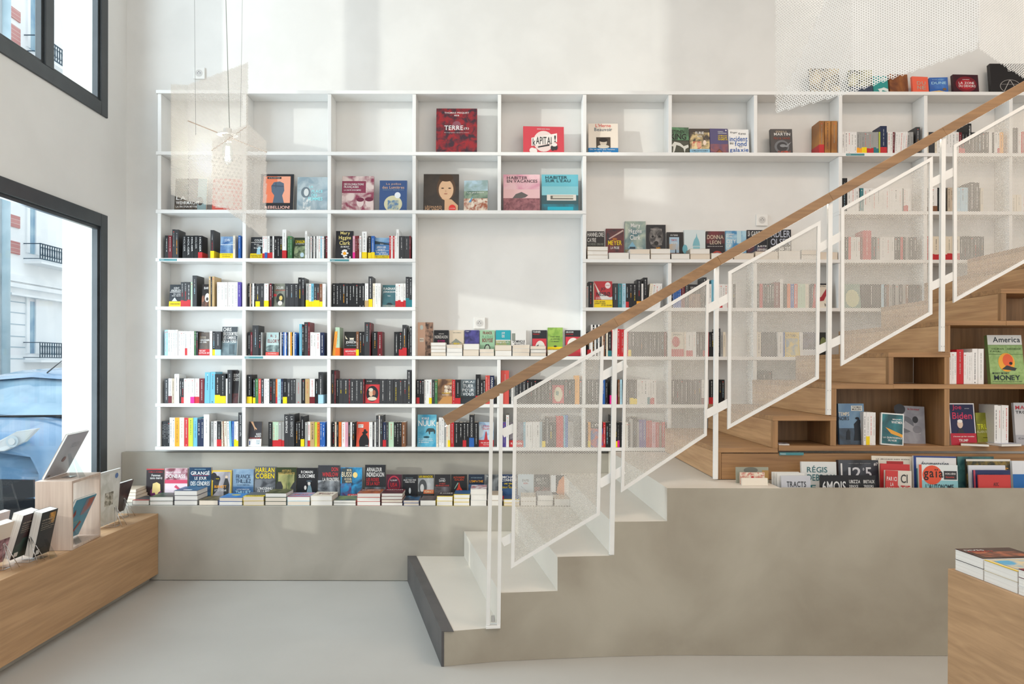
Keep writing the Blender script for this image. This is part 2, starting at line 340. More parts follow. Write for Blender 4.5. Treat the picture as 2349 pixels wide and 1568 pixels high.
# ================================================================ CONCRETE BENCH, LEDGE AND STEPS
ZB=.505; ZPL=.838
bx0=-2.33
bench=thing('concrete_bench','long grey concrete bench with raised back running below the white shelving','bench',(bx0,YB,0))
def bb(name,x0,y0,z0,x1,y1,z1,m,**k): return MB().box(x0-bx0,y0-YB,z0,x1-bx0,y1-YB,z1,m).build(name,bench,**k)
bb('seat',XL+.002,YB,0.002,.405,YW-.002,ZB,M_CONC2,bevel=.004)
bb('backrest',XL+.002,F/316,ZB,PX(1500,316),YW-.002,PZ(1034,S_WALL,400)-.002,M_CONC2,bevel=.003)
fr=[(1020,476),(1148,468),(1280,463.5),(1404,460),(1531,457.7)]
bkX=[-.642,-.274,.07,.41,.75]; XE=5.19
stair=thing('concrete_stair','low concrete stair block of five pale steps below the white railing','stair',(PX(1020,476),F/476,0))
ox,oy=stair.location.x,stair.location.y
frp=[(PX(p,s),F/s) for p,s in fr]
b=MB(); nose=None
YP=F/457.7
TX0,TX1=1.385,4.6; TY0,TY1=YP+.03,YC-.01
for i in range(5):
    z0=.168*i+ (0.001 if i==0 else 0); z1=.168*(i+1) if i<4 else ZPL
    yb=YB-.002 if i<3 else F/316-.003
    fx,fy=frp[i]; xb=bkX[i]
    # body polygon from this riser to the far right (each layer one slab, front follows the curved face)
    front=[frp[k] for k in range(i,5)]
    if i<4: poly=front+[(XE,YP),(XE,yb),(xb,yb)]
    else: poly=front+[(TX0,YP),(TX0,yb),(xb,yb)]
    if i==3: poly=front+[(XE,YP),(XE,yb),(bkX[3]+.0,yb)]
    n=len(poly); k0=len(b.v)
    b.v+=[(x-ox,y-oy,z0) for x,y in poly]+[(x-ox,y-oy,z1) for x,y in poly]
    b.f.append(tuple(range(k0,k0+n))[::-1]); b.m.append(b.mi(M_STEP)); b.f.append(tuple(range(k0+n,k0+2*n))); b.m.append(b.mi(M_STEP))
    for j in range(n):
        j2=(j+1)%n; isf=j<len(front)
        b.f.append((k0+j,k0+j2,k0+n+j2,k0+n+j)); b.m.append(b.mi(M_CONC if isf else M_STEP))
b.box(TX0-ox,YP-oy,.672,XE-ox,YP+.03-oy,ZPL,M_CONC)                     # lip of the magazine trough
b.build('steps',stair)
# dark nosing on the first step
a0=Vector((frp[0][0],frp[0][1]-.004,0)); a1=Vector((bkX[0],YB-.004,0)); nx=Vector((-.012,0,0))
m=MB(); wd=Vector((.047,0,0))
m.prism([a0+nx,a0,a1,a1+nx],(0,0,.171),M_NOSE)
m.prism([a0+Vector((0,0,.1685)),a0+wd+Vector((0,0,.1685)),a1+wd+Vector((0,0,.1685)),a1+Vector((0,0,.1685))],(0,0,.0025),M_NOSE)
m.v=[(x-ox,y-oy,z) for x,y,z in m.v]; m.build('dark_nosing',stair,label='dark grey nosing strip')
# ================================================================ OAK BENCH UNDER THE WINDOW
ob=thing('oak_window_bench','long low oak window bench along the left wall, on a recessed plinth','bench',(bx0,YB,0))
m=MB().box(-(bx0-XL)+.003,-3.6,.046,0,-.004,.452,M_OAKL); m.build('seat_box',ob,bevel=.002)
MB().box(-(bx0-XL)+.003,-3.6,0.001,-.05,-.02,.046,M_CONC2).build('plinth',ob)
# ================================================================ WHITE BOOKCASE
SY={0:207,1:347.5,2:481,3:592,4:703,5:815,6:925,7:1024}
ZS={k:PZ(v,S_SH,500) for k,v in SY.items()}; TB=.0245
DX=[364.5,559.5,754.5,949,1144.5,1340,1536,1732,1927,2122.5,2318,2514]
Xd=[PX(d,S_SH) for d in DX]; YF=YSH
bc=thing('bookcase','white built-in bookcase covering the whole back wall','bookcase',(Xd[0],YW-.002,ZS[7]))
def bcb(name,x0,z0,x1,z1,y0=YF): return MB().box(x0-Xd[0],y0-YW+.002,z0-ZS[7],x1-Xd[0],0,z1-ZS[7],M_SHELF).build(name,bc,bevel=.0015)
def board(k,p0,p1): bcb('shelf_board',PX(p0,S_SH),ZS[k]-TB,PX(p1,S_SH),ZS[k],YF-.006)
XO=lambda k:(PX(357,S_SH))
board(0,357,2560); board(1,357,2560); board(2,357,1344); board(2,1923,2560); board(3,357,953); board(3,1336,2300); board(4,357,953); board(4,1336,2040)
board(5,357,1850); board(6,357,1745); board(7,357,1560)
def up(i,k0,k1): bcb('upright',Xd[i]-.0125,ZS[k1]+.0005,Xd[i]+.0125,ZS[k0]-TB-.0005)
for i in range(11): up(i,0,1)
for i in (0,1,2,3,4,5,8,9,10): up(i,1,2)
for i in (0,1,2,3): 
    for k in (2,3,4,5,6): up(i,k,k+1)
for k in (2,3,4,5,6): up(5,k,k+1)
up(4,5,6); up(4,6,7)
for k in (3,4,5,6): up(6,k,k+1)
for k in (3,4,5): up(7,k,k+1)
up(8,2,3); up(8,3,4); up(9,2,3); up(9,3,4); up(10,2,3)
M_TAG=ink('4f8f96',.5)
def shelf_label(px,k,w,lab,oak=None):
    x=PX(px,S_SH); z=ZS[k]-TB+.004; y=YF-.0078
    if oak: x,y,z=PX(px,S_CAB),YC-.0035,oak
    m=MB().box(0,0,0,w,.0015,.0145,M_TAG); o=m.build('shelf_label',loc=(x,y,z),label=lab,cat='label')
    t=MB(); put_text(t,{'p':'Polars','r':'Romans'}[ 'r' if oak else 'p'],.006,.004,.034,.011,ink('w'),-.0006); t.build('lettering',o)
shelf_label(366,3,.125,'teal label strip on shelf edge below the leftmost row of black paperbacks')
shelf_label(757,3,.135,'teal label strip on shelf edge under the daisy book')
shelf_label(562,5,.13,'teal label strip on shelf edge below the red R. J. cover')
shelf_label(1939,1,.13,'dark teal label strip on shelf edge just above the handrail')
# sockets
def socket(px,py,lab,s=S_WALL):
    p=P(px,py,s); t=thing('wall_socket',lab,'socket',(p.x,YW-.001,p.z),group='square white wall sockets')
    MB().box(-.042,-.012,-.042,.042,0,.042,M_METAL).build('cover_plate',t,bevel=.003)
    m=MB(); m.tube([(0,-.0125,0),(0,-.0135,0)],.027,ink('dcdad6'),24); m.tube([(0,-.0136,0),(0,-.014,0)],.023,ink('cfcdca'),24)
    for x,z in ((-.0095,0),(.0095,0),(0,.0105)): m.tube([(x,-.0141,z),(x,-.0146,z)],.003,ink('K'),8)
    m.build('outlet_face',t)
socket(458,169,'square white wall socket above the bookcase behind the small pendant')
socket(1100,741,'square white wall socket above the paperbacks in the central niche')
socket(1747,505,'square white wall socket above the paperback row beside the handrail')
# ================================================================ OAK STAIR WITH STORAGE
oak=thing('oak_storage_stair','oak staircase with open book compartments rising to the right','stair',(PX(1643,S_CAB),YC,ZPL))
OX,OZ=oak.location.x,ZPL
def cz(y): return PZ(y,S_CAB,1900)
def cx(x): return PX(x,S_CAB)
def ob_(name,p0,q0,p1,q1,m=M_OAKX,y0=0,y1=.32,x=None): 
    return MB().box(cx(p0)-OX,y0,cz(q1)-OZ,cx(p1)-OX,y1,cz(q0)-OZ,m).build(name,oak,bevel=.001)
YE=YSH-YC-.03
nos=[(1643,1027.6),(1773,954.3),(1907,881),(2038,808),(2168,734.5),(2296,661),(2427,588),(2557,515)]
ob_('end_frame',1643,1039,1655,1099.5,M_OAKZ,0,.05)
for i,(x,y) in enumerate(nos):
    xn=nos[i+1][0] if i<7 else 2680; yd=nos[i-1][1] if i else 1099.5
    ob_('tread',x,y,xn+(12 if i<7 else 0),y+10.5,M_OAKX,0,YE)
    ob_('riser',x,y+10.8,x+12,(yd-.3 if i else 1039),M_OAKZ if False else M_OAKZ,0,.03)
    ob_('riser_panel',x+.5,y+10.8,x+9,yd-.3 if i else 1099.5,M_OAKY,.03 if i else .05,YE)
ob_('base_panel',1656,1040,2700,1099.5,M_OAKX,.004,.03)
ob_('shelf_board',1786.5,1022,2700,1033.5); ob_('shelf_board',2048.5,880.5,2700,891,M_OAKX)
ob_('upright',1905,964.8,1918.5,1021.7,M_OAKZ); ob_('upright',2166.5,891.3,2178.5,1021.7,M_OAKZ); ob_('upright',2166.5,818.5,2178.5,880.3,M_OAKZ)
ob_('upright',2427,891.3,2440,1021.7,M_OAKZ)
ob_('back_panel',1786,965,1907,1033,M_OAKZ,.321,.335); ob_('back_panel',1917,892,2700,1033,M_OAKZ,.321,.335); ob_('back_panel',2048,818,2166,880,M_OAKZ,.321,.335)
ob_('back_panel',2180,745,2700,881,M_OAKZ,.321,.335); ob_('shelf_board',2308.5,734.5,2700,745,M_OAKX); ob_('back_panel',2308,672,2700,734,M_OAKZ,.321,.335)
shelf_label(1788,0,.13,'teal label strip stuck on the oak front above the magazines',cz(1043.5))
# ================================================================ RAILING
def s_at(px):
    t=[(1000,470),(1150,467.5),(1405,459),(1643,431),(3000,431)]
    for (a,sa),(b,sb) in zip(t,t[1:]):
        if px<=b: return sa+(sb-sa)*(px-a)/(b-a)
    return 431
def RP(px,py): return P(px,py,s_at(px))
o0=RP(1120,1437)
rail=thing('stair_railing','white steel stair railing with perforated panels and oak handrail','railing',tuple(o0))
def rl(m): m.v=[(x-o0.x,y-o0.y,z-o0.z) for x,y,z in m.v]; return m
def bar(m,p,q,w,d,mat,ax='x'):
    """rectangular bar from p to q, width w in the railing plane, depth d in Y"""
    p=Vector(p);q=Vector(q); t=(q-p).normalized(); nrm=Vector((0,1,0)); side=t.cross(nrm).normalized()*w/2; dy=nrm*d/2
    i=len(m.v); m.v+=[tuple(a+sg*side+sd*dy) for a in (p,q) for sg in (-1,1) for sd in (-1,1)]
    for q4 in ((0,1,3,2),(4,6,7,5),(0,4,5,1),(2,3,7,6),(0,2,6,4),(1,5,7,3)): m.f.append(tuple(i+k for k in q4)); m.m.append(m.mi(mat))
    return m
M_RAILW=M_METAL
post1=MB()
bar(post1,RP(1128,915),RP(1119.5,1432),.018,.03,M_RAILW); bar(post1,RP(1150,902),RP(1144,1432),.018,.03,M_RAILW); bar(post1,RP(1115,1435.5),RP(1148,1434),.012,.05,M_RAILW)
post1=rl(post1).build('post',rail,bevel=.001)
m=MB(); c=RP(1131,1425); m.tube([c,c+Vector((0,0,.03))],.009,M_WIRE,10); rl(m).build('bolt',post1,label='steel anchor bolt')
for (a,b_) in (((1411,748),(1403,1271)),((1643.5,606),(1641,1098)),((1903.5,464),(1900,951)),((2162.5,318),(2160,806)),((2424,172),(2421,660))):
    m=MB(); bar(m,RP(*a),RP(*b_),.023,.022,M_RAILW); p_=rl(m).build('post',rail,bevel=.001)
    if a[0]>1500:
        m=MB()
        for dy_ in (12,56):
            for dx_ in (-3,3):
                c=P(b_[0]+dx_,b_[1]-dy_,431); m.tube([c+Vector((0,-.0115,0)),c+Vector((0,-.0125,0))],.002,ink('e'),8)
        rl(m).build('screw',p_)
pan=[((1182,913),(1381,798),(1372,1178),(1176,1296)),((1435,759),(1623,646),(1618,996),(1428,1122)),((1674,625),(1878,512),(1874,866),(1672,978)),((1932,480),(2135,365),(2134,718),(1932,833)),((2190,335),(2394,219),(2392,575),(2190,688))]
for q in pan:
    c=[RP(*k) for k in q]; c=[Vector(k) for k in c]
    fr_=MB()
    cc=sum(c,Vector())/4; L=[]
    for k in range(4):      # mitred corners
        e0=(c[k]-c[k-1]).normalized(); e1=(c[(k+1)%4]-c[k]).normalized(); m_=(e1-e0); m_.normalize(); sn=max(.3,abs(e1.cross(m_).length)); L.append(m_*.0085/sn)
    for k in range(4):
        k2=(k+1)%4; q4=[c[k]-L[k],c[k2]-L[k2],c[k2]+L[k2],c[k]+L[k]]; fr_.prism([v+Vector((0,-.006,0)) for v in q4],(0,.012,0),M_RAILW)
    pl=rl(fr_).build('panel_frame',rail)
    pts=[k-o0 for k in c]
    sh=perforated('perforated_sheet',[pts[3],pts[2],pts[1],pts[0]],M_SHEET,.0078,.0030,pl,ang=R(60)-math.atan2((pts[2]-pts[3]).z,(pts[2]-pts[3]).xy.length)*0-R(30)-math.atan2((pts[2]-pts[3]).z,(pts[2]-pts[3]).xy.length))
for (a,b_) in (((1152,994),(1180,980)),((1152,1244),(1177,1231)),((1380,863),(1437,833)),((1375,1110),(1431,1077)),((1622,709),(1675,680)),((1618,951),(1674,922)),((1877,570),(1934,538)),((1874,804),(1933,776)),((2135,420),(2191,392)),((2134,658),(2191,631))):
    m=MB(); bar(m,RP(*a)+Vector((0,.004,0)),RP(*b_)+Vector((0,.004,0)),.042,.006,M_RAILW); rl(m).build('connecting_strap',rail)
hp=[(1021,965),(1412,739),(1648,598),(1903,453),(2162,304),(2560,77)]
m=MB()
for a,b_ in zip(hp,hp[1:]): 
    bar(m,P(*a,s_at(a[0])),P(*b_,s_at(b_[0])),.049,.042,M_RAIL)
rl(m).build('handrail',rail,bevel=.002,label='oak handrail')
m=MB()
for a,b_ in zip(hp,hp[1:]):
    bar(m,P(a[0],a[1]+.0270*s_at(a[0]),s_at(a[0])),P(b_[0],b_[1]+.0270*s_at(b_[0]),s_at(b_[0])),.003,.006,M_LED)
rl(m).build('led_strip',rail,label='glowing strip under the handrail')
# ================================================================ PENDANTS
def pendant(name,lab,panels,cords,rods,bulb,s0,pitch,hole,pw=.9):
    o=P(*bulb,s0); t=thing(name,lab,'lamp',tuple(o))
    for pts,ss,an in panels:
        if not isinstance(ss,(list,tuple)): ss=[ss]*len(pts)
        p3=[P(*q,s)-o for q,s in zip(pts,ss)]
        perforated('perforated_panel',p3,M_METAL,pitch,hole,t,an)
    m=MB()
    for x0,y0,x1,y1,s in cords:
        a=P(x0,y0,s)-o; b=P(x1,y1,s)-o; d=(a-b).normalized(); L=(ZT-o.z-b.z)/max(d.z,.1); m.tube([b,b+d*L],.0011 if x0!=518 else .002,ink('m' if x0==518 else 'e'),6)
    m.build('cord',t)
    m=MB()
    for r in rods: m.tube([P(r[0],r[1],r[4])-o,P(r[2],r[3],r[5])-o],.003,M_BOX,6)
    m.build('support_rod',t)
    m=MB(); m.tube([(0,0,.13),(0,0,.06)],.022,M_METAL,16); m.tube([(0,0,.10),(0,0,.095)],.055,M_METAL,24)
    m.build('lamp_holder',t,smooth=False)
    m=MB(); m.tube([(0,0,.06),(0,0,.03),(0,0,-.01),(0,0,-.05),(0,0,-.07)],[.013,.024,.03,.02,.004],M_GLASS,16); bl=m.build('bulb',t,smooth=True)
    m=MB()
    for a in range(6): m.tube([(.008*math.cos(a),.008*math.sin(a),.035),(.012*math.cos(a),.012*math.sin(a),-.045)],.0028,M_BULB,6)
    m.build('filament',bl)
    lp=lamp('bulb_light','POINT',(0,0,-.02),(0,0,0),pw,(1,.92,.8),.03); lp.parent=t
pendant('pendant_lamp','small white perforated-metal pendant with lit filament bulb hanging before the left shelves',
 [([(392,447),(431,462),(429,195),(392,193)],[445,418,418,445],0),
  ([(431,461),(566,484),(571,142),(430,195)],[418,398,398,418],R(8)),
  ([(486,456),(611,549),(611,324),(566,285),(486,322)],[445,425,425,430,445],R(-5))],
 [(518,0,527,312,420),(447,100,449,310,440),(556,0,551,322,405)],
 [(431,277,612,349,418,425),(486,345,566,290,445,400)],(522,350),420,.0078,.00285)
pendant('pendant_lamp','large white perforated-metal pendant hanging close at the upper right',
 [([(1779,258),(1893,0),(1893,-200),(1779,-200)],[700,729,729,790],R(20)),
  ([(1779,258),(1952,213),(1952,-200),(1893,-200),(1893,0)],[700,745,745,729,729],R(10)),
  ([(1952,213),(2245,112),(2245,-200),(1952,-200)],[745,770,770,745],R(14)),
  ([(2245,112),(2420,226),(2420,-200),(2245,-200)],[770,690,690,770],R(-20))],
 [(2120,-200,2120,-150,740)],[(1952,-120,2245,-120,745,770)],(2120,-90),740,.0078,.0028,5)
# ================================================================ OAK TABLE, LOWER RIGHT
tz=.75; A=Vector((PX(2175,661),F/661,tz)); Bv=Vector((PX(2349,757),F/757,tz)); dd=(Bv-A).normalized(); Cn=Bv+dd*1.2
tb=thing('display_table','oak display table at the lower right corner with paperbacks on it','table',(A.x,A.y,0))
m=MB(); side=Vector((1.1,0,0)); pl=[Vector((0,0,.001)),Cn-A,Cn-A+side,side]
m.prism([(p.x,p.y,.001) for p in pl],(0,0,tz-.001),M_OAKL); m.build('body',tb,bevel=.002)
# ================================================================ BOOKS
M_LETL=ink('w',.6); 
CN=dict(k='black',K='charcoal',w='white',c='cream',r='red',R='dark red',y='yellow',o='orange',b='blue',B='navy',s='sky-blue',t='teal',g='green',G='pale green',p='pink',P='magenta',v='violet',n='brown',N='tan',e='grey',L='lime',O='amber',x='coral',S='pale blue',q='beige',C='slate',j='dark green',m='olive grey',u='golden',W='white')
DARK=set('kKrRbBtgvnjPmxC')
SCORE={}
def shell(w,h,t,mat,pg,name='book',back=False,**k):
    """closed book: front board faces -Y at y=0, spine at -x, standing on z=0"""
    b=MB(); e=.0012
    b.box(-w/2,0,0,w/2,e,h,mat); b.box(-w/2,t-e,0,w/2,t,h,mat); b.box(*((w/2-e,e,0,w/2,t-e,h) if back else (-w/2,e,0,-w/2+e,t-e,h)),mat)
    o=b.build(name,**k)
    sg=e+.0002; MB().box(-w/2+(.0012 if back else sg),e+.0002,.0008,w/2-(sg if back else .0012),t-e-.0002,h-.0008,pg).build('pages',o)
    return o
def spine_marks(o,w,h,t,c,rng,title=None,z0=None):
    """lettering printed along the spine (spine face is x=-w/2)"""
    m=MB(); x=-w/2-.0004; yc=t/2; col=rng.choice(['c9c9c9','e9e8e6','b4b4b4']) if c in DARK else rng.choice(['m','e','m','K','K','x'])
    zt=h*.93; zb=max(h*.30 if z0 is None else z0,h*rng.choice([.14,.3,.42]))
    if c in 'kK' and rng.random()<.45: col2=rng.choice(['r','y','O','S','w'])
    else: col2=col
    if title:
        tmp=MB(); put_text(tmp,title,-t*.2,zb,t*.2,zt,ink(col,.6),0,vert=True)
        i=len(m.v); m.v+=[(x,yc-vx,vz) for vx,vy,vz in tmp.v]; m.f+=[tuple(i+q for q in f) for f in tmp.f]; m.m+=[m.mi(ink(col,.6))]*len(tmp.f)
    else:
        z=zt; cut=h*rng.uniform(.52,.68); hw=min(t*rng.uniform(.07,.14),.0024)
        if rng.random()<.5:   # publisher dot
            d=min(t*.28,.0035); m.quad([(x,yc+d*math.cos(a),zt-d+d*math.sin(a)) for a in np.linspace(0,2*math.pi,9)[:-1]],ink(rng.choice(['x','w',col]),.6)); z-=3*d
        else: z-=h*.05
        while z>zb:
            l=rng.uniform(.0014,.0030)
            if rng.random()<.2: z-=l*1.5; continue
            mc=ink(col if z>cut else col2,.6)
            m.quad([(x,yc-hw,z-l),(x,yc+hw,z-l),(x,yc+hw*rng.uniform(.4,1),z),(x,yc-hw,z)],mc); z-=l+.0012
        if rng.random()<.22: 
            d=t*.13; m.quad([(x,yc-d,h*.03),(x,yc+d,h*.03),(x,yc,h*.03+2.2*d)],ink(col,.6))
    m.build('spine_lettering',o)
def band(o,w,h,t,c,frac=.26):
    e=.0009; m=MB(); k=ink(c,.4); m.box(-w/2-e,-e,.001,w/2+.0004,-.0001,h*frac,k); m.box(-w/2-e,t+.0001,.001,w/2+.0004,t+e,h*frac,k); m.box(-w/2-e,-.0001,.001,-w/2-.0001,t+.0001,h*frac,k)
    m.build('paper_band',o,label=CN.get(c,'coloured')+' paper band')
def cover(o,w,h,items,t=.015):
    art=MB(); txt=MB(); y=-.0006
    for it in items.split('|'):
        if not it: continue
        k=it[0]; a=it[1:].split(',')
        X=lambda u:(float(u)-.5)*w
        Z=lambda v:float(v)*h
        if k=='t':
            y-=.0002; put_text(txt,','.join(a[5:]),X(a[0]),Z(a[1]),X(a[2]),Z(a[3]),ink(a[4],.5),y-.0004)
        elif k=='B': band(o,w,h,t,a[1],float(a[0]))
        else:
            y-=.00025
            if k=='r': art.quad([(X(a[0]),y,Z(a[1])),(X(a[2]),y,Z(a[1])),(X(a[2]),y,Z(a[3])),(X(a[0]),y,Z(a[3]))],ink(a[4]))
            elif k=='n': art.quad([(X(a[0]),y,Z(a[1])),(X(a[2]),y,Z(a[1])),(X(a[2]),y,Z(a[3])),(X(a[0]),y,Z(a[3]))],noisy(a[4],a[5],float(a[6])*2.4,.4,7,.4,.6,dist=.6,name='printed_picture'))
            elif k=='e': art.disc((X(a[0]),y,Z(a[1])),float(a[2])*w,float(a[3])*h,ink(a[4]))
            elif k=='p': art.quad([(X(a[i]),y,Z(a[i+1])) for i in range(1,len(a)-1,2)],ink(a[0]))
    if art.v: art.build('cover_art',o)
    if txt.v: txt.build('cover_lettering',o)
